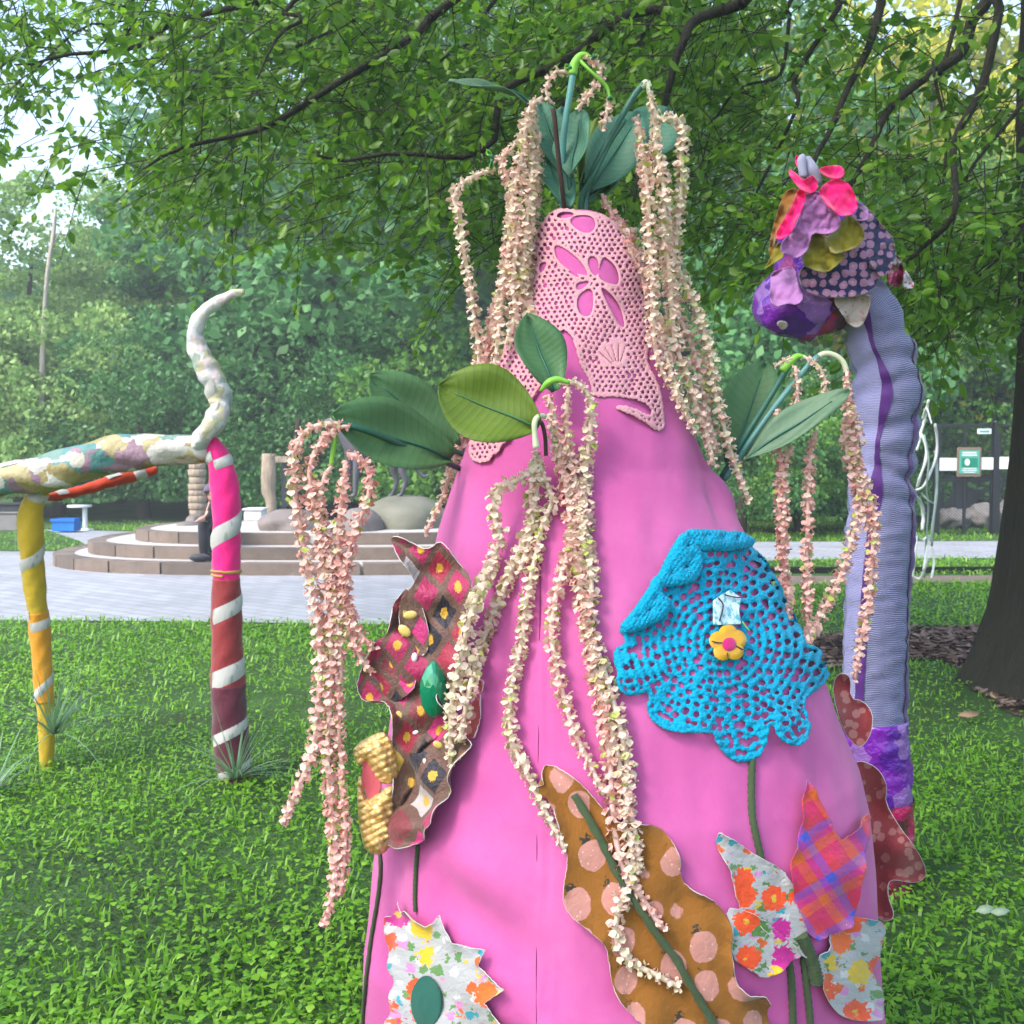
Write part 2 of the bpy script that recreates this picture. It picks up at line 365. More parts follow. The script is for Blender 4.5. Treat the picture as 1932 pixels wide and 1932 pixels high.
M['soil'] = fabric('bare_soil', (.20, .15, .12), .4, .95, 40, 0, .6)
t = NT('paved_path'); o = t.n('ShaderNodeNewGeometry').outputs['Position']
M['path'] = t.pbr(t.ramp(t.noise(o, 2.5, 4), [(.3, (.42, .41, .42)), (.7, (.55, .54, .54))]), .6, spec=.5)
def flat(name, poly, z, mat, kind='structure', parent=None):
    V = [(p[0], p[1], z) for p in poly]; me = mesh(name, V, [list(range(len(V)))], smooth=False)
    bm = bmesh.new(); bm.from_mesh(me); bmesh.ops.triangulate(bm, faces=bm.faces[:])
    for f in bm.faces:
        if f.normal.z < 0: f.normal_flip()
    bm.to_mesh(me); bm.free()
    return obj(name, me, mat, parent, kind=kind)
def GP(*uv): return [tuple(G(u, v))[:2] for u, v in uv]
flat('lawn', [(-400, -60), (400, -60), (400, 600), (-400, 600)], 0, M['lawn'])
PLAZA = GP((-900, 1166), (-300, 1169), (300, 1173), (800, 1180), (1000, 1165), (1150, 1130), (1300, 1075), (1420, 1059), (1700, 1054), (2600, 1052), (2600, 1019), (1420, 1023), (1000, 1003), (350, 1006), (110, 1000), (-900, 996))
flat('plaza', PLAZA, .006, M['plaza'])
LAWN2 = GP((-900, 1041), (120, 1041), (178, 1039), (150, 1022), (95, 1003), (60, 1000), (-900, 998))
flat('side_lawn', LAWN2, .012, M['lawn'])
MULCH = GP((1515, 1204), (1600, 1196), (1700, 1188), (1850, 1186), (2150, 1195), (2300, 1280), (2250, 1400), (1980, 1372), (1900, 1345), (1850, 1310), (1815, 1262), (1760, 1246), (1700, 1248), (1600, 1262), (1540, 1268), (1500, 1240))
flat('mulch_bed', MULCH, .006, M['mulch'])
SOIL = GP((1330, 1088), (2600, 1084), (2600, 1098), (1800, 1100), (1500, 1104), (1380, 1100))
flat('soil_strip', SOIL, .005, M['soil'])

# grass blades and small round lawn leaves, thinned with distance
def grass():
    n = 2_000_000
    x = rng.uniform(-9, 9, n); y = rng.uniform(2.2, 24, n)
    keep = (np.abs(x) < .62 * y + 1.2) & (rng.random(n) < np.clip((3.3 / y) ** 1.55, 0, 1))
    x, y = x[keep], y[keep]
    k = ((sdf(PLAZA, x, y) < .02) | (sdf(LAWN2, x, y) > .02)) & (sdf(MULCH, x, y) < nz(x, y, 3., 3) * .12) & (sdf(SOIL, x, y) < 0)
    k &= np.hypot(x - .40, y - 2.25) > .42
    k &= rng.random(len(x)) < .62 + .38 * nz(x, y, 1.6, 4)
    x, y = x[k], y[k]; n = len(x)
    far = np.clip(y / 6, 1, 2.2)
    kind = rng.random(n) < .42
    a = rng.uniform(0, 2 * np.pi, n); L = np.where(kind, rng.uniform(.022, .058, n), rng.uniform(.011, .025, n)) * far ** .6
    wdt = np.where(kind, rng.uniform(.003, .006, n) * far, L * rng.uniform(.75, 1.1, n) * .5)
    lean = np.where(kind, rng.uniform(.25, 1.0, n), rng.uniform(.9, 1.5, n))
    z0 = np.where(kind, 0, rng.uniform(.01, .045, n))
    dx, dy = np.cos(a), np.sin(a); px, py = -dy, dx
    def at(s, l, wf):
        zz = z0 + L * s * np.cos(lean * l); rr = L * s * np.sin(lean * l)
        return np.stack([x + dx * rr + px * wdt * wf, y + dy * rr + py * wdt * wf, zz], 1)
    w0, w1, w2 = np.where(kind, 1., .25), np.where(kind, .85, 1.15), np.where(kind, .12, .5)
    V = np.stack([at(0, 1, -w0), at(0, 1, w0), at(.55, .8, -w1), at(.55, .8, w1), at(1., 1.15, -w2), at(1., 1.15, w2)], 1).reshape(-1, 3)
    b = np.arange(n)[:, None] * 6
    F = np.concatenate([b + [0, 1, 3, 2], b + [2, 3, 5, 4]])
    return mesh('grass', V, F)
M['grass'] = leafmat('grass_blades', [(.15, (.085, .22, .014)), (.45, (.15, .37, .02)), (.7, (.23, .48, .03)), (.92, (.36, .58, .07))], .42, .42, .5, .5)
g = obj('grass', grass(), M['grass'], kind='stuff'); g['label'] = 'short green lawn grass with small round leaves'; g['category'] = 'grass'
def chips():
    n = 5200; x = rng.uniform(1.6, 6, n * 4); y = rng.uniform(6.5, 11, n * 4)
    k = sdf(MULCH, x, y) > 0; x, y = x[k][:n], y[k][:n]; n = len(x)
    a = rng.uniform(0, 6.28, n); L = rng.uniform(.02, .06, n); w_ = rng.uniform(.006, .014, n); ti = rng.uniform(-.5, .5, n); z = rng.uniform(.012, .035, n)
    dx, dy = np.cos(a), np.sin(a)
    V = np.stack([np.stack([x + s * dx * L - q * dy * w_, y + s * dy * L + q * dx * w_, z + s * ti * .02 + (.008 if q > 0 else 0)], 1) for s, q in ((-1, -1), (1, -1), (1, 1), (-1, 1))], 1).reshape(-1, 3)
    return mesh('wood_chips', V, np.arange(n * 4).reshape(-1, 4), smooth=False)
M['chip'] = leafmat('wood_chip', [(.2, (.05, .03, .025)), (.5, (.14, .09, .075)), (.9, (.30, .22, .19))], .9, 0., .2, 2.)
wc = obj('wood_chips', chips(), M['chip'], kind='stuff'); wc['label'] = 'brown wood chips strewn round the tree base'; wc['category'] = 'mulch'

# ------------------------------------------------------------------ setting: the wood behind
def leaf_faces(C, S, asp=.6, down=0.):
    """rhombic folded leaves at centres C with half length S"""
    n = len(C); d = rng.normal(size=(n, 3)); d[:, 2] -= down; d /= np.linalg.norm(d, axis=1)[:, None]
    e = rng.normal(size=(n, 3)); e -= d * (e * d).sum(1)[:, None]; e /= np.linalg.norm(e, axis=1)[:, None]
    S = S[:, None]; nrm = np.cross(d, e)
    V = np.stack([C - d * S, C + e * S * asp + nrm * S * .15, C + d * S, C - e * S * asp + nrm * S * .15], 1).reshape(-1, 3)
    return V, np.arange(n * 4).reshape(-1, 4)
def crown_mesh(name, H, W, base, n, size, seed, clumps=70):
    r = np.random.default_rng(seed); cs = []
    while len(cs) < clumps:
        q = r.uniform(-1, 1, 3)
        hgt = (q[2] + 1) / 2; lim = (1 - .55 * hgt ** 1.6) * (.72 + .28 * math.sin(min(1, hgt * 3.2) * 1.57))
        if math.hypot(q[0], q[1]) < lim: cs.append((q[0] * W, q[1] * W, base + hgt * (H - base)))
    cs = np.array(cs); rad = r.uniform(.45, 1.05, clumps) * W * .30
    k = r.integers(0, clumps, n); dirs = r.normal(size=(n, 3)); dirs /= np.linalg.norm(dirs, axis=1)[:, None]
    C = cs[k] + dirs * (rad[k] * r.uniform(.45, 1.08, n) ** .5)[:, None] * [1, 1, .72]
    C[:, 2] = np.maximum(C[:, 2], .12)
    V, F = leaf_faces(C, r.uniform(.6, 1.3, n) * size, .62, .4)
    return mesh(name, V, F)
def bark(name, c1, c2):
    t = NT(name); o = t.oc((1, 1, .25)); n_ = t.noise(o, 14, 5, .65)
    return t.pbr(t.mix(n_, c1, c2), .92, t.bump(n_, 1., .07))
M['bark'] = bark('bark_grey', (.03, .024, .02), (.10, .08, .065))
M['bark_near'] = bark('bark_near', (.010, .010, .006), (.040, .036, .025))
FOL = {'green': leafmat('foliage_green', [(.15, (.065, .18, .025)), (.5, (.12, .29, .04)), (.85, (.23, .42, .065))], .5, .42, .4, .35),
       'pale': leafmat('foliage_pale_hazy', [(.15, (.15, .29, .07)), (.5, (.25, .42, .11)), (.85, (.40, .56, .18))], .5, .42, .4, .35),  # light green, paled further to put haze into the leaf colour
       'blue': leafmat('foliage_blue_green', [(.15, (.05, .17, .05)), (.5, (.095, .28, .085)), (.85, (.18, .40, .14))], .5, .42, .4, .35),
       'yellow': leafmat('foliage_sunlit_yellow', [(.15, (.26, .34, .02)), (.5, (.50, .54, .03)), (.85, (.80, .70, .07))], .5, .5, .4, .35),  # yellow puts warm sunlight into the leaf colour
       'dark': leafmat('foliage_dark', [(.15, (.025, .10, .025)), (.5, (.05, .17, .035)), (.85, (.10, .26, .06))], .45, .35, .5, .35)}
CROWN = [crown_mesh('crown_%d' % i, 1., w_, .06, 21000, .0092, 20 + i, 90) for i, w_ in enumerate((.30, .26, .36, .33))]
TRUNK = []
for i in range(3):
    r = np.random.default_rng(50 + i); parts = []
    me = tube([(0, 0, -.01), (.004, 0, .12), (r.normal() * .012, r.normal() * .012, .35), (r.normal() * .03, r.normal() * .03, .8)], [.026, .017, .012, .004], 16, 8)
    TRUNK.append(me)
def tree(u, Y, H, fol, ci, label, group='trees of the wood behind the plaza', rz=0., wide=1.):
    b = P(u, 900, Y); root = thing('tree', label, 'tree', (b.x, Y, 0), group, rz, (H * wide, H * wide, H))
    cm = CROWN[ci].copy(); cm.materials.clear(); obj('crown', cm, FOL[fol], root, True)
    tm = TRUNK[ci % 3].copy(); tm.materials.clear(); obj('trunk', tm, M['bark'], root, True)
    return root
tree(-190, 27, 8.2, 'pale', 2, 'hazy pale green tree at the left edge of the wood')
tree(40, 30, 8.4, 'pale', 0, 'pale green tree below the bright gap of sky at left', rz=1, wide=1.15)
tree(225, 33, 9.0, 'pale', 3, 'light green tree right of the thin bare trunk', rz=2)
tree(400, 29, 11.0, 'blue', 1, 'bluish green tree behind the curled tip of the striped-leg sculpture', rz=.5, wide=1.2)
tree(590, 33, 15.5, 'green', 2, 'tall green tree behind the wooden posts', rz=3)
tree(770, 28, 15, 'blue', 0, 'blue green tree behind the bronze dog', rz=4, wide=1.2)
tree(985, 33, 16, 'green', 3, 'tall green tree directly behind the tip of the pink cone', rz=1.4)
tree(1210, 29, 15, 'green', 1, 'green tree behind the right-hand flower strings of the cone', rz=2.2, wide=1.2)
tree(1400, 26, 12.5, 'blue', 2, 'blue green tree left of the purple flower head', rz=.9)
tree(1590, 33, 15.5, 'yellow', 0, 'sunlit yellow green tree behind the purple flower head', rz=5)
tree(1770, 27, 8.3, 'green', 3, 'green tree above the black gate', rz=3.6, wide=1.1)
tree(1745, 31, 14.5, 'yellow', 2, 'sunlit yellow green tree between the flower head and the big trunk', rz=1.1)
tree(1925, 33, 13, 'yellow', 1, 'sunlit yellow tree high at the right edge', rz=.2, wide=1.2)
tree(2120, 28, 12.5, 'green', 0, 'green tree behind the big trunk at right', rz=2.7)
# far wood that closes the gaps: one mass
def far_wood():
    n = 34000; x = rng.uniform(-34, 36, n); y = rng.uniform(39, 49, n)
    top = 12.6 + 2.2 * nz(x, y, .35, 8) - np.clip((-8.5 - x) / 6, 0, 1) * 4.6
    z = rng.random(n) ** .8 * top
    V, F = leaf_faces(np.stack([x, y, z], 1), rng.uniform(.25, .48, n), .7, .3)
    return mesh('far_wood', V, F)
fw = obj('far_wood', far_wood(), FOL['dark'], kind='stuff'); fw['label'] = 'dense far wood closing off the background'; fw['category'] = 'wood'
# shrubs along the foot of the wood
SHRUB = [crown_mesh('shrub_%d' % i, 1., .62, .03, 9000, .016, 80 + i, 52) for i in range(2)]
def shrub(u, Y, H, fol, label, i=0, rz=0., wide=1.):
    b = P(u, 900, Y); root = thing('shrub', label, 'shrub', (b.x, Y, 0), 'shrubs at the foot of the wood', rz, (H * wide, H * wide, H))
    cm = SHRUB[i].copy(); cm.materials.clear(); obj('foliage', cm, FOL[fol], root, True)
    obj('stem', tube([(0, 0, 0), (.02, 0, .3), (.0, .02, .6)], [.04, .03, .012], 8, 6), M['bark'], root, True)
for a in [(-60, 25.5, 4.2, 'pale', 'big pale shrub at the far left edge', 0, 0, 1.), (110, 26, 4.6, 'pale', 'pale green shrub above the blue crate', 1, 1, 1.), (270, 25, 4.0, 'dark', 'dark shrub under the long patterned body', 0, 2, 1.),
          (420, 26, 4.4, 'blue', 'blue green shrub behind the seated person', 1, 3, 1.), (560, 24.5, 3.6, 'dark', 'dark shrub behind the post with a crossbar', 0, 4, 1.1), (700, 25, 4.2, 'blue', 'blue green shrub behind the bronze dog', 1, 5, 1.),
          (860, 24, 4.4, 'green', 'green shrub right of the bronze dog', 0, .6, 1.1), (1400, 20.5, 2.9, 'dark', 'dark shrub right of the cone beside the path', 1, 1.5, .9), (1510, 21, 2.7, 'green', 'leafy shrub behind the right-hand flower strings', 0, 2.5, 1.),
          (1610, 21.5, 3.0, 'dark', 'dark shrub behind the purple neck', 1, 3.3, 1.), (1830, 26, 4.2, 'dark', 'dark shrub seen above the gate', 0, 3.9, 1.2), (1990, 25, 4.4, 'dark', 'dark shrub behind the big trunk', 1, 4.4, 1.1), (1720, 25.5, 4.0, 'green', 'green shrub left of the gate', 0, 5.1, 1.)]:
    shrub(a[0], a[1], a[2], a[3], a[4], a[5], a[6], a[7])
M['deadwood'] = bark('pale_deadwood', (.35, .30, .26), (.55, .50, .46))
dt = thing('bare_trunk', 'thin pale bare trunk among the trees at left', 'tree trunk', (P(82, 900, 27).x, 27, 0))
obj('trunk', tube([P(76, 985, 27), P(80, 700, 27), P(86, 560, 27), P(93, 490, 27), P(101, 440, 27), P(105, 392, 27)], [.075, .065, .05, .045, .05, .028], 24, 8, bump=lambda s, a: .2 * math.sin(3 * a + 20 * s)), M['deadwood'], dt)
obj('twig', tube([P(96, 470, 27), P(112, 440, 27), P(124, 426, 27)], [.02, .014, .006], 8, 5), M['deadwood'], dt)


# ------------------------------------------------------------------ the near tree: trunk at the right, crown hanging over everything
TX, TY = 3.50, 7.1
nt_root = thing('shade_tree', 'big dark tree trunk at right with drooping branches over the whole scene', 'tree', (TX, TY, 0))
def tr_b(s, a): return .07 * math.sin(5 * a + 3 * s) + .05 * math.sin(11 * a - 9 * s) + max(0, .09 - s) * 2.2 * (.6 + .5 * math.sin(3 * a + .6))
obj('trunk', tube([(TX, TY, -.12), (TX, TY, .15), (TX + .02, TY, .6), (TX + .05, TY, 1.3), (TX + .06, TY, 2.6), (TX - .02, TY, 4.2), (TX + .1, TY, 6.5)], [.60, .52, .47, .445, .42, .38, .2], 70, 36, bump=tr_b), M['bark_near'], nt_root)
BR = [  # picture track, distance at start and end, thickness
 ([(856, 0), (776, 64), (641, 155), (514, 232), (437, 255), (336, 286), (249, 309)], 6.4, 5.6, .030),
 ([(560, -30), (484, 7), (336, 40), (259, 77), (208, 96), (118, 109), (77, 116), (20, 108)], 7.0, 6.6, .026),
 ([(600, -40), (578, 27), (544, 71), (517, 128), (464, 175)], 6.3, 6.0, .017),
 ([(1300, -30), (1246, 7), (1166, 50), (1078, 104), (977, 171), (954, 202), (920, 252), (877, 292), (830, 296), (725, 292), (641, 304), (600, 312)], 6.2, 5.8, .034),
 ([(1300, -40), (1266, 3), (1192, 97), (1139, 144), (1080, 190), (1000, 260)], 6.8, 6.4, .034),
 ([(1430, -30), (1397, 0), (1323, 40), (1290, 84), (1273, 134), (1256, 215), (1220, 300), (1190, 380)], 6.0, 5.6, .040),
 ([(1690, -60), (1663, 10), (1639, 94), (1599, 178), (1575, 252), (1548, 302), (1500, 400), (1440, 520)], 6.0, 5.5, .030),
 ([(1880, -40), (1834, 30), (1800, 91), (1743, 148), (1693, 218), (1653, 286), (1602, 339), (1560, 400)], 6.2, 5.6, .042),
 ([(1880, -40), (1871, 10), (1868, 151), (1814, 252), (1797, 302), (1787, 396), (1753, 457), (1706, 507), (1690, 540)], 5.9, 5.4, .032),
 ([(1600, -40), (1575, 10), (1518, 141), (1491, 195), (1485, 279), (1431, 386), (1417, 433)], 6.5, 5.9, .022),
 ([(1510, -30), (1491, 34), (1461, 134), (1377, 178), (1350, 235), (1303, 316)], 6.9, 6.4, .017),
 ([(1790, 90), (1753, 141), (1777, 262), (1763, 396), (1720, 480)], 6.1, 5.8, .014),
 ([(1960, 120), (1898, 215), (1850, 290), (1820, 336), (1790, 430), (1770, 560)], 6.4, 6.0, .016),
 ([(1990, 300), (1932, 405), (1880, 470), (1800, 560), (1700, 640)], 6.3, 6.0, .014),
 ([(760, -30), (700, 30), (640, 60), (560, 90), (470, 115), (400, 160)], 7.4, 7.0, .018),
 ([(960, -30), (900, 60), (830, 110), (740, 200), (640, 240)], 7.8, 7.4, .018),
 ([(300, -40), (230, 40), (150, 60), (60, 190), (10, 240)], 7.4, 7.2, .014)]
limb_pts = []
for tr, y0, y1, th in BR:
    n = len(tr); pts = [P(u, v, y0 + (y1 - y0) * i / (n - 1)) for i, (u, v) in enumerate(tr)]
    p0 = pts[0]; d = (pts[0] - pts[1]).normalized()
    top = Vector((TX - .05, TY - .05, random.uniform(4.6, 6.0)))
    mid = p0 * .5 + top * .5; mid.z = max(mid.z, p0.z) + .45 + .12 * (top - p0).length
    jit = [p + Vector((random.gauss(0, .02), random.gauss(0, .06), random.gauss(0, .02))) for p in pts[1:]]
    full = [top, mid, p0] + jit
    rad = [th * 2.2, th * 1.55] + [th * (1 - .75 * i / (n - 1)) for i in range(n)]
    obj('branch', tube(full, [q * .84 for q in rad], 60, 7), M['bark_near'], nt_root)
    limb_pts.append((p0, jit))
def crown_near():
    """twigs hang off the branches, leaves along the twigs; the crown goes on beside the picture, and unseen above it for shade"""
    tw, LC, LD, LS = [], [], [], []
    def sprig(p, k, size):
        d = Vector((random.gauss(-.55, .55), random.gauss(0, .6), random.gauss(-.30, .45))).normalized(); Ln = random.uniform(.28, .62) * size
        q = p + d * Ln; q.z -= .12 * Ln
        tw.append((p, q))
        for i in range(k):
            s = random.uniform(.08, 1.06); c = p.lerp(q, s)
            dd = (d * .5 + Vector((random.gauss(0, .7), random.gauss(0, .7), random.gauss(-.15, .6)))).normalized()
            LC.append(c + dd * .045 * size); LD.append(dd); LS.append(random.uniform(.026, .045) * size)
    # along every branch
    for p0, pts in limb_pts:
        ch = [p0] + pts
        for a, b in zip(ch[:-1], ch[1:]):
            for _ in range(max(2, int((b - a).length * 22))):
                c = a.lerp(b, random.random())
                if (c.x / c.y < -.29 or (c.x / c.y > .22 and c.z > 1.5 + .24 * c.y)) and random.random() < .62: continue
                sprig(c + Vector((random.gauss(0, .05), random.gauss(0, .15), random.gauss(0, .05))), 11, 1.)
    # the hanging mass, seen part
    low = [(-700, 300), (0, 285), (60, 330), (150, 345), (230, 420), (330, 470), (450, 455), (560, 470), (700, 505), (850, 560), (1000, 520), (1200, 500), (1320, 470), (1420, 560), (1560, 560), (1700, 640), (1800, 700), (1932, 660), (2600, 640)]
    lu, lv = [a for a, _ in low], [b for _, b in low]; n = 0
    while n < 2900:
        u = random.uniform(-420, 2350); v = random.uniform(-120, 720); lim = np.interp(u, lu, lv)
        if v > lim - abs(random.gauss(0, 90)): continue
        Y = random.uniform(6.0, 10.5)
        w_ = noise.noise(Vector((u * .006, v * .009, Y * .55)))
        thr = -.22 if u > 300 else (.02 if v < 200 else -.05)
        if u > 1480 and v < 400: thr = .24 if v > 330 else .30
        if u < 340 and 30 < v < 300 and random.random() < .72: continue
        if w_ < thr: continue
        sprig(P(u, v, Y), 11, 1.1); n += 1
    # unseen crown overhead and behind the viewer, shaped to shade the near lawn
    for _ in range(3400):
        x = random.uniform(-7.5, 8.5); y = random.uniform(-2.8, 10.5); z = random.uniform(4.0, 8.5)
        if math.hypot((x - .8) / 8.2, (y - 4.0) / 6.6) > 1 or z - 1.5 < y * .58 + .2 or (x < -2.6 and y > 2.2) or (x < 0 and y > 7): continue
        sprig(Vector((x, y, z)), 8, 2.3)
    V, F = [], []
    for p, q in tw:
        d = (q - p).normalized(); e = d.orthogonal().normalized(); f = d.cross(e); o = len(V)
        m_ = p.lerp(q, .5) + Vector((0, 0, .03))
        for c, r in ((p, .0045), (m_, .0032), (q, .0014)):
            for k in range(3):
                a = k * 2.0944; V.append(c + (e * math.cos(a) + f * math.sin(a)) * r)
        for s in (0, 3):
            for k in range(3): F.append([o + s + k, o + s + (k + 1) % 3, o + s + 3 + (k + 1) % 3, o + s + 3 + k])
    twm = mesh('twigs', [list(a) for a in V], np.array(F))
    C, D, S = np.array([list(a) for a in LC]), np.array([list(a) for a in LD]), np.array(LS)[:, None]
    n = len(C); e = rng.normal(size=(n, 3)); e[:, 2] *= .5; e -= D * (e * D).sum(1)[:, None]; e /= np.linalg.norm(e, axis=1)[:, None]; nr = np.cross(D, e)
    prof = [(-1, 0, 0), (-.25, .50, .10), (.45, .40, .06), (1, 0, -.15), (.45, -.40, .06), (-.25, -.50, .10)]
    Vl = np.stack([C + D * S * a + e * S * b + nr * S * c for a, b, c in prof], 1).reshape(-1, 3); b = np.arange(n)[:, None] * 6
    lm = mesh('leaves', Vl, np.concatenate([b + [0, 1, 2, 3], b + [0, 3, 4, 5]]))
    return twm, lm
twm, lm = crown_near()
M['near_leaf'] = leafmat('near_leaves', [(.12, (.045, .135, .008)), (.45, (.10, .245, .012)), (.75, (.18, .36, .02)), (.95, (.33, .46, .035))], .36, .55, .55, .8)
cr = obj('crown', lm, M['near_leaf'], nt_root); cr['kind'] = 'stuff'
tw = obj('twigs', twm, M['bark_near'], nt_root); tw['kind'] = 'stuff'

# ------------------------------------------------------------------ the pink cone
CY = 2.25
SIL = [(400, 1070, 1115), (404, 1052, 1132), (411, 1038, 1147), (425, 1026, 1164), (470, 1012, 1190), (560, 985, 1222), (625, 962, 1247), (720, 925, 1285), (803, 890, 1308), (883, 862, 1336),
       (1011, 819, 1414), (1150, 780, 1484), (1283, 747, 1550), (1427, 718, 1617), (1500, 708, 1637), (1619, 694, 1648), (1770, 674, 1660), (1932, 678, 1668), (2120, 668, 1690), (2322, 655, 1705)]
sv = np.array([s[0] for s in SIL], float); sl = np.array([s[1] for s in SIL], float); sr = np.array([s[2] for s in SIL], float)
rows = np.concatenate([np.linspace(400, 430, 12)[:-1], np.linspace(430, 2322, 330)]); NA = 420
def bumps(u, v, front):
    """folds and creases of the stuffed cloth, metres outward"""
    d = .006 * nz(u, v, .010, 1) + .0026 * nz(u, v, .03, 2) + .0012 * nz(u, v * .6, .07, 6)
    low = np.clip((v - 1450) / 350, 0, 1)
    d += low * (.013 * np.sin((u + .10 * (v - 1500)) * .070 + 1.2) * np.exp(-((u - 760) / 95) ** 2) + .006 * nz(u, v * .25, .028, 5))
    def crease(x0, y0, x1, y1, amp, wd):
        ex, ey = x1 - x0, y1 - y0; tt = np.clip(((u - x0) * ex + (v - y0) * ey) / (ex * ex + ey * ey), 0, 1)
        dd = np.hypot(u - x0 - ex * tt, v - y0 - ey * tt); return 1.6 * amp * np.exp(-(dd / wd) ** 2) * np.sin(np.pi * (.12 + .80 * tt))
    d += crease(1014, 1712, 1090, 1770, .010, 12) + crease(1090, 1770, 1150, 1835, .008, 14) - crease(1010, 1735, 1120, 1835, .009, 15)
    d += crease(905, 900, 880, 1100, .006, 26) - crease(960, 930, 935, 1120, .006, 24)
    d += crease(830, 1470, 990, 1550, .007, 46) - crease(850, 1530, 1000, 1640, .007, 40) + crease(850, 1620, 980, 1720, .007, 42) - crease(880, 1790, 1000, 1740, .008, 34) + crease(930, 1800, 1000, 1860, .008, 28)
    d += crease(1340, 880, 1385, 960, .016, 14) - crease(1320, 900, 1350, 990, .006, 16)
    d += crease(1480, 1850, 1500, 1932, .006, 10) - crease(1505, 1850, 1512, 1940, .008, 8)
    sx = 1020 - (v - 1050) * .009
    d += np.where((v > 1000), -.0045 * np.exp(-((u - sx) / 3.2) ** 2) + .002 * np.exp(-((u - sx) / 12) ** 2), 0)
    return np.where(front, d, d * .3)
th = np.linspace(0, 2 * np.pi, NA, endpoint=False); Vc = []
for v in rows:
    l, r_ = np.interp(v, sv, sl), np.interp(v, sv, sr); pl, pr = P(l, v, CY), P(r_, v, CY)
    xc, rad, z = (pl.x + pr.x) / 2, (pr.x - pl.x) / 2 * .974, pl.z
    uu = (l + r_) / 2 + (r_ - l) / 2 * np.sin(th); rr = rad + bumps(uu, np.full_like(uu, v), np.cos(th) > -.2) * min(1, rad / .12)
    Vc.append(np.stack([xc + rr * np.sin(th), CY - rr * np.cos(th), np.full_like(th, max(z, 0))], 1))
nr_ = len(rows); Vc = np.vstack(Vc)
Fc = np.array([[i * NA + j, (i + 1) * NA + j, (i + 1) * NA + (j + 1) % NA, i * NA + (j + 1) % NA] for i in range(nr_ - 1) for j in range(NA)])
topc = len(Vc); Vc = np.vstack([Vc, [[Vc[:NA, 0].mean(), CY, Vc[0, 2] + .004]]])
Fl = Fc.tolist() + [[topc, j, (j + 1) % NA] for j in range(NA)]
bpos = P(1170, 2322, CY)
cone = thing('cloth_cone', 'big pink cloth cone decorated with crochet, cloth flowers and hanging flower strings', 'sculpture', (bpos.x, CY, 0))
obj('cone_body', mesh('cone_body', Vc, Fl), M['pink'], cone)
bvh = BVHTree.FromPolygons([Vector(q) for q in Vc], Fl)
def hit(u, v):
    d = ray(u, v).normalized(); return bvh.ray_cast(EYE, d)[:2]
def cone_y(u, v, default=2.25):
    l, n = hit(u, v)
    if l is not None: return l.y
    c = (np.interp(v, sv, sl) + np.interp(v, sv, sr)) / 2
    for k in np.linspace(0, .35, 36):
        l, n = hit(u + (c - u) * k, v)
        if l is not None: return l.y
    return default
def lay(off, plane=None):
    """places sheet points on the cone, off metres outward, or on a plane (Y at u, v) standing in front of it"""
    def f(u, v, fl):
        l, n = hit(u, v); d = off(u, v, fl)
        if l is not None: q = l + n * d
        if plane is not None:
            yp = plane(u, v)
            if l is None or q.y > yp: return P(u, v, yp - d)
        if l is None: return P(u, v, cone_y(u, v) - d)
        return q
    return f
def band(pts, width, name, mat, parent, off=.004, n=40):
    """a round cord lying on the cone along picture points"""
    q = []
    for u, v in pts:
        l, nn = hit(u, v); q.append((l + nn * off) if l is not None else P(u, v, cone_y(u, v)))
    w_ = width / FV * 1.85 / 2
    return obj(name, tube(q, w_, n, 8, bump=lambda s, a: .16 * math.sin(a * 2 + s * 90)), mat, parent)
# seam thread
band([(1020, 1060), (1018, 1200), (1016, 1400), (1013, 1600), (1012, 1800), (1012, 1931)], 2.2, 'seam', M['seam'], cone, .0, 60)

# pale pink crochet over the tip
LACE = [(1022, 410), (1060, 399), (1130, 402), (1165, 425), (1192, 470), (1213, 520), (1234, 590), (1228, 640), (1219, 668), (1221, 690), (1230, 712), (1239, 736), (1247, 771), (1253, 799), (1250, 811), (1237, 815), (1213, 800), (1183, 783), (1155, 769), (1172, 765), (1200, 777), (1221, 789),
        (1227, 779), (1207, 758), (1160, 748), (1131, 751), (1117, 745), (1113, 720), (1100, 700), (1092, 680), (1088, 660), (1078, 632), (1061, 622), (1050, 640), (1045, 690), (1020, 740), (985, 785), (968, 805), (968, 832), (950, 842), (948, 856), (934, 860), (930, 873), (903, 876), (887, 862), (886, 845), (893, 800), (925, 722), (962, 627), (984, 562), (1010, 472)]
def lv_(*pts): return np.array([(1019 + .2344 * a, 377 + .2344 * b) for a, b in pts])
HOLES = [lv_((140, 390), (190, 400), (300, 480), (370, 590), (330, 595), (230, 560), (150, 480)), lv_((390, 480), (440, 470), (470, 530), (460, 600), (440, 610), (400, 560)), lv_((510, 480), (560, 520), (600, 590), (605, 680), (560, 680), (480, 640), (485, 560)),
         lv_((490, 730), (560, 790), (640, 890), (665, 1010), (630, 1000), (540, 870)), lv_((300, 790), (420, 720), (415, 940), (320, 930)), lv_((290, 680), (380, 660), (390, 680), (310, 740)), lv_((220, 575), (300, 600), (310, 630), (280, 620)),
         lv_((250, 170), (330, 140), (420, 155), (430, 230), (380, 270), (300, 240)), lv_((150, 150), (200, 118), (270, 124), (250, 150), (180, 165)), lv_((10, 520), (60, 510), (40, 570), (5, 590))]
HOLES = [chaikin(h.mean(0) + (h - h.mean(0)) * 1.22, 2) for h in HOLES]
lp = chaikin(LACE, 1)
rj = np.random.default_rng(5)
small = []
row = 0
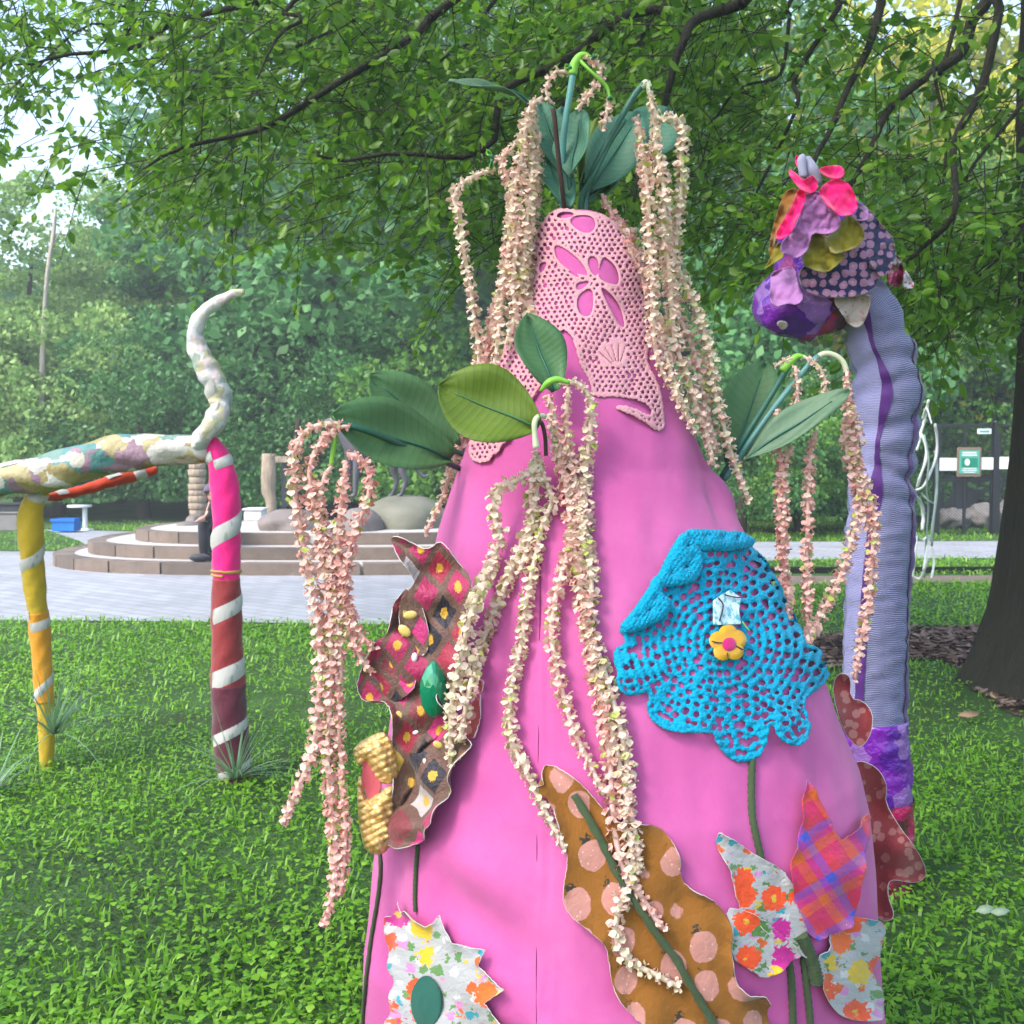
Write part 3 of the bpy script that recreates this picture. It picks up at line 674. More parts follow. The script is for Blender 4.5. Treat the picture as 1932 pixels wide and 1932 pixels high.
for y in np.arange(410, 880, 8.6):
    row += 1
    for x in np.arange(880, 1265, 10.6):
        small.append((x + (row % 2) * 5.3 + 2.5 * math.sin(y * .05) + rj.normal() * .7, y + 2.5 * math.sin(x * .045) + rj.normal() * .6, rj.uniform(2.5, 3.6), rj.uniform(2.6, 3.9) * (1.25 if row % 4 == 0 else 1), rj.normal() * .35))
def lace_f(U, W):
    s = sdf(lp, U, W) + 1.2 * np.sin(U * .55) * np.sin(W * .5); f = s.copy(); big = np.full(U.shape, 1e9)
    for h in HOLES: big = np.minimum(big, -sdf(h, U, W))
    for x, y, a, b, an in small:
        m = (np.abs(U - x) < 8) & (np.abs(W - y) < 8)
        if not m.any(): continue
        q, w_ = U[m] - x, W[m] - y; c_, s_ = math.cos(an), math.sin(an); ex, ey = (q * c_ + w_ * s_) / a, (-q * s_ + w_ * c_) / b
        hh = (np.hypot(ex, ey) - 1) * a; ok = (s[m] > 5) & (big[m] > 4) & (np.hypot(x - 1157, y - 668) > 26)
        f[m] = np.where(ok, np.minimum(f[m], hh), f[m])
    # shell motif: a fan of slits
    dx, dy = U - 1165, W - 698; an = np.arctan2(dx, -dy); rr = np.hypot(dx, dy)
    slit = np.where((rr > 14) & (rr < 48) & (np.abs(an + .25) < .75), np.abs(np.sin((an + .25) * 11)) * rr * .09 - .9, 9)
    f = np.minimum(f, np.where(s > 4, slit, 9))
    return np.minimum(f, big)
sheet('crochet_lace', lace_f, (878, 394, 1262, 884), 2.0, lay(lambda u, v, f: .002 + .0012 * math.sqrt(min(1, max(f, 0) / 3)) + .006 * max(0, math.sin(v * .02 + u * .03))), M['lace'], cone, .001)['label'] = 'pale pink crochet lace over the tip'

# blue crochet doily
BLUE = [(1277, 1010), (1330, 1014), (1381, 1019), (1404, 1029), (1427, 1039), (1447, 1057), (1455, 1080), (1453, 1102), (1478, 1123), (1495, 1149), (1507, 1179), (1505, 1202), (1510, 1225), (1533, 1227), (1551, 1250), (1555, 1273), (1546, 1296), (1526, 1311), (1513, 1318), (1511, 1349), (1514, 1377), (1505, 1397), (1490, 1413), (1467, 1408), (1450, 1392), (1446, 1370),
        (1438, 1377), (1437, 1408), (1424, 1433), (1391, 1440), (1363, 1422), (1343, 1399), (1341, 1382), (1295, 1383), (1259, 1381), (1229, 1362), (1218, 1334), (1226, 1316), (1219, 1306), (1201, 1314), (1173, 1315), (1159, 1293), (1166, 1273), (1157, 1250), (1160, 1225), (1180, 1217), (1178, 1197), (1166, 1192), (1191, 1159), (1219, 1116), (1236, 1093), (1257, 1052)]
bp = chaikin(BLUE, 2); bh = []
for k in range(13):
    rr = 26 + 15.5 * k; m = max(6, int(2 * math.pi * rr / 17.5))
    for j in range(m):
        a = 2 * math.pi * (j + .5 * (k % 2)) / m + rj.normal() * .03
        bh.append((1356 + rr * math.cos(a) * 1.02 + rj.normal() * 1.5, 1212 + rr * math.sin(a) * 1.08 + rj.normal() * 1.5, rj.uniform(4.9, 6.8) * (1 + .12 * (k % 3 == 2)), rj.uniform(.75, 1.15), a))
bh += [(1405, 1405, 6, 1.1, 0), (1378, 1398, 4.5, 1.3, 1), (1420, 1398, 4, 1.2, .4), (1483, 1385, 6, 1.0, .5), (1470, 1395, 4, 1, 0), (1353, 1368, 9, .7, 0), (1395, 1368, 9, .7, 0), (1290, 1345, 7, .9, 0), (1252, 1352, 6, .8, .4), (1182, 1290, 5, 1, 0), (1207, 1292, 5, 1, 0), (1538, 1262, 5, 1.3, 0), (1200, 1227, 10, 1.05, 0)]
def blue_f(U, W):
    s = sdf(bp, U, W) + .9 * np.sin(U * .45 + W * .2) * np.sin(W * .5); f = s.copy()
    for x, y, a, e, an in bh:
        m = (np.abs(U - x) < 14) & (np.abs(W - y) < 14)
        if not m.any(): continue
        c_, s_ = math.cos(an), math.sin(an); q, w_ = U[m] - x, W[m] - y
        hh = np.hypot((q * c_ + w_ * s_) / e, (-q * s_ + w_ * c_)) - a
        f[m] = np.where(s[m] > 6, np.minimum(f[m], hh), f[m])
    return f
ruf = lambda u, v: .010 * (1 + math.sin(math.atan2(v - 1212, u - 1356) * 7 + 1)) * min(1, (math.hypot(u - 1356, v - 1212) / 190) ** 3)
dl = sheet('crochet_doily', blue_f, (1150, 1004, 1562, 1446), 2.0, lay(lambda u, v, f: .003 + .0022 * math.sqrt(min(1, max(f, 0) / 4)) + .0014 * math.sin(math.hypot(u - 1356, v - 1212) * .4) + .0008 * math.sin(u * 1.1) * math.sin(v * 1.0) + ruf(u, v)), M['blue'], cone, .0014)
dl['label'] = 'bright blue crochet doily with scalloped ruffled edge'
def bl(*pts): return [(1117 + .2539 * a, 981 + .2539 * b) for a, b in pts]
for nm, poly, hs in [('folded_edge', bl((630, 115), (700, 200), (750, 260), (762, 330), (750, 430), (680, 490), (560, 512), (470, 522), (485, 600), (545, 625), (530, 690), (480, 760), (300, 845), (198, 842), (290, 700), (405, 540), (420, 480), (470, 440), (550, 285)), [(650, 380, 18), (555, 430, 14), (655, 225, 13), (440, 610, 14), (400, 695, 15), (315, 745, 9), (690, 310, 9)]),
                     ('folded_edge', bl((640, 112), (840, 125), (1040, 145), (1135, 190), (1100, 235), (950, 252), (850, 246), (740, 250), (690, 190)), [(900, 165, 17), (1000, 175, 12), (780, 170, 9)])]:
    ff, bb = polyf(poly, 1); hp = [(1117 + .2539 * a, 981 + .2539 * b, c * .2539) for a, b, c in hs]
    def f2(U, W, ff=ff, hp=hp):
        s = ff(U, W) + .7 * np.sin(U * .6) * np.sin(W * .5)
        for x, y, a in hp: s = np.minimum(s, np.hypot(U - x, (W - y) * .9) - a)
        return s
    sheet(nm, f2, bb, 2.2, lay(lambda u, v, f: .020 + .007 * math.sqrt(min(1, max(f, 0) / 8)) + .0015 * math.sin(u * .8 + v * .5)), M['blue'], dl, .004)
# flower button and pale tile in the doily
def five(U, W):
    a = np.arctan2(W - 1220, U - 1361); r = np.hypot(U - 1361, W - 1220); return 33 * (.80 + .22 * np.abs(np.cos(2.5 * a + .9))) - r
bt = sheet('flower_button', five, (1320, 1180, 1402, 1262), 2.2, lay(lambda u, v, f: .017 + .004 * min(1, max(f, 0) / 8)), M['button'], dl, .004); bt['label'] = 'orange flower-shaped button'
sheet('button_centre', lambda U, W: 11.5 - np.hypot(U - 1359, (W - 1224)), (1344, 1210, 1374, 1240), 2, lay(lambda u, v, f: .0235 + .0015 * min(1, max(f, 0) / 5)), M['button_core'], dl, .003)
for k, (x0, y0, x1, y1) in enumerate([(1328, 1218, 1346, 1221), (1372, 1228, 1390, 1236), (1356, 1240, 1358, 1252), (1384, 1183, 1397, 1200)]):
    band([(x0, y0), ((x0 + x1) / 2, (y0 + y1) / 2 + 1), (x1, y1)], 2.6, 'petal_line', M['ink'] if k < 3 else M['stem_cap'], dl, .026, 8)
ff, bb = polyf([(1333, 1140), (1346, 1128), (1360, 1120), (1384, 1137), (1380, 1160), (1384, 1186), (1334, 1186)], 0)
sheet('glass_tile', ff, bb, 3, lay(lambda u, v, f: .018), M['tile'], dl, .004)
band([(1338, 1136), (1346, 1150), (1341, 1180)], 3, 'petal_line', M['ink'], dl, .025, 10)
band([(1348, 1130), (1365, 1135), (1384, 1138)], 2.6, 'petal_line', M['ink'], dl, .025, 8)

# sewn cloth
def cloth(name, poly, mat, off, label, sm=1, step=5, amp=.003, lift=.006, plane=None, t=.0012, rim=True, parent=None, uvs=100.):
    f0, bb = polyf(poly, sm); step = min(step, 3.2)
    def ff(U, W): return f0(U, W) + 1.1 * nz(U, W, .55, 12) * nz(U, W, .08, 13) + .5 * nz(U, W, 1.3, 14)
    def o_(u, v, f): return off + amp * (1 + float(nz(u, v, .05, int(poly[0][0])))) + lift * math.exp(-max(f, 0) / 9.) * (1 + float(nz(u, v, .08, 3)))
    o = sheet(name, ff, bb, step, lay(o_, plane), [mat, M['white_cloth']], parent or cone, t, uvs, 1 if rim else 0)
    if label: o['label'] = label
    return o
band([(1417, 1430), (1415, 1480), (1417, 1540), (1427, 1590), (1436, 1630)], 14, 'yarn_stem', M['yarn'], cone)
band([(1484, 1800), (1490, 1850), (1493, 1932), (1494, 2010)], 14, 'yarn_stem', M['yarn'], cone)
band([(1512, 1805), (1518, 1850), (1526, 1932), (1528, 2010)], 14, 'yarn_stem', M['yarn'], cone)
cloth('cloth_leaf', [(1348, 1572), (1354, 1570), (1385, 1592), (1434, 1622), (1481, 1652), (1500, 1710), (1512, 1760), (1524, 1806), (1498, 1800), (1455, 1775), (1420, 1745), (1384, 1702), (1374, 1653), (1350, 1601)], M['floral'], .006, 'pointed floral print leaf below the blue doily')
cloth('cloth_leaf', [(1362, 1708), (1395, 1712), (1440, 1742), (1490, 1782), (1497, 1800), (1486, 1808), (1450, 1828), (1431, 1843), (1400, 1820), (1369, 1800), (1372, 1760)], M['floral'], .009, 'lower floral print leaf beside the strawberry cloth')
cloth('cloth_leaf', [(1530, 1800), (1552, 1790), (1558, 1753), (1592, 1726), (1620, 1730), (1650, 1738), (1645, 1790), (1643, 1837), (1651, 1921), (1620, 1925), (1585, 1918), (1558, 1901), (1532, 1851)], M['floral'], .006, 'floral print leaf at the right edge')
cloth('cloth_tulip', [(1501, 1473), (1506, 1475), (1530, 1520), (1568, 1590), (1590, 1575), (1608, 1550), (1624, 1533), (1623, 1569), (1612, 1610), (1602, 1639), (1600, 1680), (1604, 1723), (1575, 1750), (1532, 1774), (1512, 1762), (1505, 1753), (1488, 1690), (1478, 1649), (1485, 1600), (1497, 1552)], M['plaid'], .012, 'red and blue plaid cloth tulip', rim=False)
band([(1500, 1760), (1512, 1790), (1522, 1815), (1530, 1850)], 26, 'yarn_knot', M['yarn'], cone, .014)
cloth('strawberry_cloth', [(1024, 1450), (1041, 1442), (1078, 1461), (1105, 1485), (1140, 1530), (1170, 1552), (1196, 1553), (1240, 1558), (1263, 1582), (1276, 1619), (1280, 1650), (1290, 1668), (1333, 1686), (1362, 1720), (1370, 1760), (1365, 1807), (1384, 1861), (1432, 1868), (1446, 1935), (1440, 2050), (1300, 2060), (1235, 1935), (1192, 1908), (1159, 1871), (1149, 1820), (1145, 1772), (1112, 1749), (1075, 1718), (1067, 1686), (1076, 1619), (1066, 1575), (1031, 1491)], M['strawberry'], .008, 'mustard strawberry print cloth leaf', amp=.005, lift=.010)
band([(1087, 1500), (1110, 1540), (1135, 1585), (1170, 1650), (1212, 1723), (1240, 1762), (1273, 1807), (1283, 1827), (1343, 1932), (1380, 2000)], 15, 'leaf_vein', M['yarn'], cone, .024, 60)
cloth('floral_patch', [(742, 1725), (756, 1726), (766, 1700), (778, 1722), (789, 1714), (803, 1732), (819, 1745), (834, 1738), (843, 1722), (850, 1740), (856, 1753), (870, 1780), (900, 1790), (926, 1793), (915, 1816), (908, 1822), (935, 1845), (959, 1866), (926, 1884), (940, 1905), (976, 1935), (985, 2050), (752, 2050), (747, 1930), (756, 1850), (750, 1800)], M['floral'], .006, 'ragged bright floral patch at the lower left', 0, 4, .004, .008)
sheet('felt_oval', lambda U, W: 30 * (1 - np.hypot((U - 816) / 30, (W - 1887) / 50)), (780, 1830, 850, 1942), 3, lay(lambda u, v, f: .014 + .006 * min(1, max(f, 0) / 20)), M['greenfelt'], cone, .003)
# brown diamond print flower standing off the left side, with a green gem
pl = lambda u, v: 1.93 + (900 - u) * .00042 + max(0, (v - 1400)) * .00010
BROWN = [(737, 1014), (748, 1010), (770, 1019), (794, 1033), (812, 1034), (829, 1019), (845, 1032), (857, 1051), (892, 1092), (890, 1140), (874, 1178), (868, 1240), (866, 1300), (874, 1365), (880, 1385), (909, 1400), (898, 1424), (892, 1448), (870, 1491), (864, 1516), (850, 1558), (822, 1584), (794, 1598), (773, 1588), (748, 1561), (737, 1530), (742, 1473), (737, 1421), (741, 1368), (732, 1328), (712, 1322), (685, 1325), (671, 1298), (680, 1265), (690, 1240), (709, 1208), (728, 1202), (736, 1170), (740, 1145), (754, 1121), (770, 1109), (782, 1104), (774, 1080), (748, 1050)]
bf = cloth('cloth_flower', BROWN, M['diamond'], .006, 'brown and magenta diamond print cloth flower with a green gem', 1, 4, .014, .014, pl, .0016, True, None, 75.)
cloth('cloth_fold', [(780, 1104), (800, 1150), (812, 1200), (806, 1235), (790, 1240), (765, 1225), (752, 1180), (752, 1140), (766, 1116)], M['diamond'], .016, None, 2, 4, .004, .006, pl, .0016, True, bf, 62.)
cloth('cloth_fold', [(709, 1208), (740, 1210), (775, 1240), (790, 1290), (760, 1320), (732, 1328), (685, 1325), (671, 1298), (690, 1240)], M['diamond'], .012, None, 1, 4, .005, .008, pl, .0016, True, bf, 70.)
def gem(u, v, rx, ry, Y):
    c = P(u, v, Y); s = Y / FV; V = []; F = []; n = 14
    for k, (f, d) in enumerate([(1., 0), (.95, -.35), (.62, -.75), (.22, -.95)]):
        for j in range(n):
            a = 2 * math.pi * (j + .5 * (k % 2)) / n; y = math.cos(a); x = math.sin(a) * (1 - .35 * max(0, y) ** 2)
            V.append((c.x + rx * s * f * x, c.y + d * rx * s * .7, c.z + ry * s * f * y))
    for k in range(3):
        for j in range(n): F.append([k * n + j, k * n + (j + 1) % n, (k + 1) * n + (j + 1) % n]); F.append([k * n + j, (k + 1) * n + (j + 1) % n, (k + 1) * n + j])
    F.append([3 * n + j for j in range(n)]); F.append([j for j in range(n)][::-1])
    return mesh('gem', V, F, smooth=False)
gm = obj('gem', gem(818, 1300, 27, 55, pl(818, 1300) - .030), M['gem'], bf); gm['label'] = 'faceted green drop-shaped gem'
for (u, v, r1) in [(774, 1160, 13), (763, 1190, 14), (782, 1240, 9), (754, 1352, 12), (826, 1405, 10), (803, 1438, 8), (862, 1428, 9), (836, 1556, 11), (795, 1585, 8), (784, 1382, 6)]:
    c = P(u, v, pl(u, v) - .034); rr = r1 / FV * 1.95; V = []; F = []
    an = random.uniform(0, 3); e = random.uniform(.5, .75)
    for k, (f, d) in enumerate([(1, 0), (.72, -.30), (.40, -.42)]):
        for j in range(10):
            a = .628 * j; x, y = f * math.cos(a), f * math.sin(a) * e; V.append((c.x + rr * (x * math.cos(an) - y * math.sin(an)), c.y + d * rr * .5, c.z + rr * (x * math.sin(an) + y * math.cos(an))))
    F = [[k * 10 + j, k * 10 + (j + 1) % 10, (k + 1) * 10 + (j + 1) % 10, (k + 1) * 10 + j] for k in range(2) for j in range(10)] + [[20 + j for j in range(10)], list(range(10))[::-1]]
    if 'bead_yellow' not in M:
        t_ = NT('yellow_bead'); M['bead_yellow'] = t_.pbr(t_.mix(t_.noise(t_.oc(), 60, 2), (.62, .42, .06), (.72, .58, .22)), .25, spec=.6)
        t_ = NT('white_bead'); M['bead_white'] = t_.pbr(t_.mix(t_.noise(t_.oc(), 60, 2), (.72, .62, .70), (.82, .80, .84)), .22, spec=.6)
    obj('bead', mesh('bead', V, F, smooth=False), M['bead_white'] if r1 in (9, 8, 6) else M['bead_yellow'], bf)
gl = lambda u, v: 1.985 + (740 - u) * .0004
def bow(name, poly, par, label=None):
    ff, bb = polyf(poly, 1)
    o = sheet(name, ff, bb, 2.5, lambda u, v, f: P(u, v, gl(u, v) - .034 * math.sqrt(min(1, max(f, 0) / 26)) - .005 * float(nz(u, v, .16, 3)) - .003 * math.sin((u * .5 + v) * .45)), M['gold'], par, .0016, 100.)
    if label: o['label'] = label
    return o
gd = bow('sequin_bow', [(665, 1417), (680, 1401), (697, 1391), (722, 1380), (738, 1395), (747, 1436), (752, 1466), (736, 1480), (714, 1474), (700, 1452), (688, 1436), (678, 1448)], cone, 'gold sequin cloth bow at the left edge')
bow('bow_loop', [(682, 1498), (698, 1508), (716, 1494), (742, 1480), (745, 1500), (741, 1530), (743, 1575), (734, 1598), (720, 1612), (692, 1608), (682, 1575), (677, 1540), (675, 1490), (678, 1462), (684, 1470)], gd)
M['coral'] = fabric('coral_lining', (.55, .09, .12), .3)
cloth('flower_lining', [(684, 1430), (700, 1445), (722, 1476), (716, 1500), (698, 1512), (684, 1480)], M['coral'], .004, None, 1, 4, .002, .002, gl, .002, False, gd)
cloth('flower_lining', [(736, 1525), (747, 1530), (745, 1575), (735, 1600), (722, 1608), (730, 1560)], M['coral'], -.006, None, 1, 4, .002, .002, gl, .002, False, gd)
for pts in ([(720, 1607), (722, 1640), (717, 1690), (704, 1770), (694, 1850), (688, 1932), (686, 2000)], [(792, 1594), (788, 1640), (786, 1690), (787, 1720)]):
    band(pts, 9, 'yarn_stem', M['yarn'], cone)
# rose spotted cloth flower on the far right flank
def rose(name, poly, mat, label, par, dy):
    ff, bb = polyf(poly, 1)
    def pl_(u, v, f): return P(u, v, 2.32 + dy - .03 * float(nz(u, v, .035, 9)) - .02 * math.exp(-max(f, 0) / 10.))
    o = sheet(name, ff, bb, 4, pl_, [mat, M['white_cloth']], par, .0016, 100., 1)
    if label: o['label'] = label
    return o
rf = rose('cloth_flower', [(1610, 1440), (1625, 1434), (1653, 1446), (1668, 1466), (1675, 1488), (1670, 1512), (1696, 1558), (1730, 1602), (1751, 1646), (1740, 1662), (1723, 1667), (1690, 1660), (1676, 1663), (1676, 1693), (1689, 1726), (1680, 1738), (1660, 1738), (1625, 1690), (1600, 1600)], M['rosecloth'], 'dull rose spotted cloth flower on the right flank', cone, .0)
rose('cloth_petal', [(1575, 1275), (1592, 1268), (1606, 1278), (1604, 1318), (1629, 1321), (1648, 1345), (1646, 1380), (1632, 1405), (1618, 1412), (1590, 1380), (1570, 1310)], M['rosecloth'], None, rf, -.03)
cloth('cloth_petal', [(1858 / 2, 1290), (895, 1275), (912, 1290), (913, 1370), (906, 1396), (888, 1392), (878, 1350)], M['rosecloth'], .002, None, 1, 5, .004, .004, None, .003, True, bf)

# ------------------------------------------------------------------ artificial flower sprays stuck into the cone
PET = [(-.15, 0, -.1), (.2, .52, -.06), (.8, .55, -.12), (1.08, 0, .16), (.8, -.55, -.12), (.2, -.52, -.06)]
def tassel(pts, parent, tint, w=20., taper=True, dens=1.):
    """hanging string of small petals along 3-D points; w is its width at picture scale"""
    p3 = [Vector(q) for q in pts]; pos, L = cat_pts(p3, 10); n = max(8, int(L / .0066 * dens))
    pos, L = cat_pts(p3, n); T, N, B = frames(pos); base = w / FV * 1.9 * 1.22
    wob = random.uniform(0, 6); V, F, A = [], [], []
    core = tube(p3, base * .17, max(8, n // 2), 5)
    V = np.zeros(len(core.vertices) * 3); core.vertices.foreach_get('co', V); V = V.reshape(-1, 3).tolist(); F = [list(f.vertices) for f in core.polygons]; A = [tint] * len(V)
    bpy.data.meshes.remove(core)
    for i in range(n):
        s = i / (n - 1); r = base * .5 * ((.55 + .45 * min(1, s * 7)) * (.62 + .38 * min(1, (1 - s) * 6)) if taper else 1)
        ph = wob + i * 2.45 + .5 * math.sin(i * .37); off = (math.cos(ph) * N[i] + math.sin(ph) * B[i]) * r * .34; c = pos[i] + off
        for k in range(5):
            a = ph + (k - 2) * .62 + random.gauss(0, .3); d = math.cos(a) * N[i] + math.sin(a) * B[i]
            ax = d * random.uniform(.35, .95) + T[i] * random.choice((1, 1, -.7)) * random.uniform(.35, 1.0); ax /= np.linalg.norm(ax)
            sd = np.cross(T[i], d); sd += T[i] * random.gauss(0, .3); sd /= np.linalg.norm(sd); up = np.cross(ax, sd)
            ln = r * random.uniform(.52, .84); c2 = c + d * r * .30; o = len(V); green = random.random() < .06; tt = .98 if green else tint + random.gauss(0, .06)
            for x, y, z in PET: V.append((c2 + ax * ln * x + sd * ln * y * 1.25 + up * ln * z * 1.3).tolist()); A.append(tt)
            F.append([o, o + 1, o + 2, o + 3]); F.append([o, o + 3, o + 4, o + 5])
    return obj('flower_string', mesh('flower_string', V, F, attr=A, smooth=True), M['petal'], parent)
def along(pts, Y=2.2, gap=.022):
    """picture points -> 3-D: in front of the cone where it is met, else at distance Y (or per-point third value)"""
    out = []
    for q in pts:
        u, v = q[:2]; y = q[2] if len(q) > 2 else Y; l, n = hit(u, v)
        if l is not None and l.y - gap < y: y = l.y - gap
        if 835 < u < 905 and 1060 < v < 1460: y = min(y, pl(u, v) - .062)      # in front of the diamond print flower
        out.append(P(u, v, y))
    return out
def silk_leaf(base, tip, width, mat, parent, curl=.12, face=(0, -1, .25), twist=0., petiole=True, bend=0.):
    base, tip = Vector(base), Vector(tip); ax = tip - base; L = ax.length; ax.normalize(); f = Vector(face); s = ax.cross(f).normalized(); n = s.cross(ax).normalized()
    if twist: s, n = s * math.cos(twist) + n * math.sin(twist), n * math.cos(twist) - s * math.sin(twist)
    W = width / FV * 1.95 / 2 * 1.22; NL, NW = 18, 8; V, U, F = [], [], []
    for i in range(NL + 1):
        x = i / NL; w_ = W * (math.sin(math.pi * min(1, x ** 1.12 * .985 + .012)) ** .66) * (.98 + .06 * x)
        for j in range(NW + 1):
            y = (j / NW - .5) * 2; z = -curl * L * (x - .3) ** 2 * 1.2 + W * .28 * abs(y) ** 1.3 - .014 * math.exp(-(y / .12) ** 2) * 0 + .004 * math.sin(x * 9 + y * 2) + .003 * math.sin(y * 7 + x * 5)
            q = base + ax * (x * L) + s * (w_ * y + bend * L * math.sin(x * 3.14)) + n * z; V.append(list(q)); U.append((y, x * 3))
    for i in range(NL):
        for j in range(NW): k = i * (NW + 1) + j; F.append([k, k + 1, k + NW + 2, k + NW + 1])
    o = solid(obj('leaf', mesh('leaf', V, F, U), mat, parent), .0012)
    rib = [V[i * (NW + 1) + NW // 2] for i in range(0, NL, 3)]
    obj('midrib', tube([Vector(r) + n * .001 for r in rib], [.0032 - .0022 * k / len(rib) for k in range(len(rib))], 14, 6), M['stem'] if mat is not M['leaf_olive'] else M['leaf_green'], o)
    return o
def stem(pts, parent, mat='stem', r=.0042, n=24):
    return obj('stem', tube(pts, r, n, 8), M[mat], parent)
G_ = 'artificial flower sprays stuck in the cone'
# --- top spray
ts = thing('flower_spray', 'artificial flower spray sprouting from the tip of the cone', 'flower spray', P(1085, 402, CY), G_)
Y0 = 2.22
stem([P(1062, 402, 2.24), P(1061, 330, Y0), P(1064, 253, Y0 - .02), P(1073, 190, Y0 - .03), P(1081, 139, Y0 - .03)], ts, 'stem_light', .006)
obj('stem_tip', tube([P(1080, 141, Y0 - .03), P(1084, 121, Y0 - .03), P(1094, 106, Y0 - .03), P(1104, 103, Y0 - .03), P(1115, 108, Y0 - .03)], [.0085, .0085, .007, .005, .003], 16, 8), M['stem_cap'], ts)
obj('stem_tip', tube([P(1092, 112, Y0 - .03), P(1108, 128, Y0 - .04), P(1126, 145, Y0 - .04), P(1145, 165, Y0 - .03), P(1151, 190, Y0 - .03)], [.004, .003, .003, .004, .002], 16, 6), M['stem_cap'], ts)
stem([P(1107, 345, 2.24), P(1127, 304, Y0), P(1186, 197, Y0), P(1211, 162, Y0), P(1222, 155, Y0), P(1227, 176, Y0)], ts, 'stem', .006)
obj('stem_tip', tube([P(1209, 165, Y0), P(1221, 155, Y0), P(1227, 178, Y0)], .0062, 10, 8), M['stem_cream'], ts)
stem([P(1096, 400, 2.25), P(1098, 370, 2.24), P(1120, 330, Y0), P(1150, 270, Y0), P(1180, 225, Y0)], ts, 'stem', .005)
stem([P(1066, 400, 2.23), P(1060, 350, 2.2), P(1052, 280, 2.18), P(1046, 220, 2.17), P(1043, 205, 2.17)], ts, 'bark_dark', .0045)
stem([P(1078, 402, 2.26), P(1076, 360, 2.25), P(1072, 320, 2.25)], ts, 'stem', .005)
stem([P(1104, 400, 2.25), P(1106, 370, 2.25), P(1112, 345, 2.25)], ts, 'stem', .005)
stem([P(1055, 300, 2.27), P(1035, 270, 2.27), P(1015, 225, 2.28), P(1000, 190, 2.28)], ts, 'stem_cream', .004)
silk_leaf(P(1004, 196, 2.28), P(858, 128, 2.20), 20, M['leaf_grey'], ts, .30, (.2, -.6, .8))
silk_leaf(P(1062, 330, 2.26), P(1018, 186, 2.28), 70, M['leaf_teal'], ts, .1, (.3, -1, .2))
silk_leaf(P(1080, 335, 2.20), P(1092, 204, 2.22), 78, M['leaf_teal'], ts, .12, (-.5, -1, .2), .3)
silk_leaf(P(1068, 310, 2.27), P(1062, 200, 2.30), 56, M['leaf_teal'], ts, .1, (.3, -1, .2))
silk_leaf(P(1110, 365, 2.27), P(1208, 212, 2.33), 96, M['leaf_teal'], ts, .1, (.1, -1, .35))
silk_leaf(P(1190, 300, 2.34), P(1266, 208, 2.40), 100, M['leaf_teal'], ts, .1, (.1, -1, .2))
silk_leaf(P(1095, 350, 2.31), P(1132, 218, 2.36), 46, M['leaf_olive'], ts, .1, (0, -1, .2))
silk_leaf(P(1072, 395, 2.23), P(1032, 294, 2.26), 62, M['leaf_teal'], ts, .12, (.4, -1, .1))
silk_leaf(P(1105, 385, 2.27), P(1170, 322, 2.30), 40, M['leaf_green'], ts, .1, (.1, -1, .5))
silk_leaf(P(1100, 398, 2.30), P(1130, 300, 2.34), 40, M['leaf_teal'], ts, .1, (0, -1, .5))
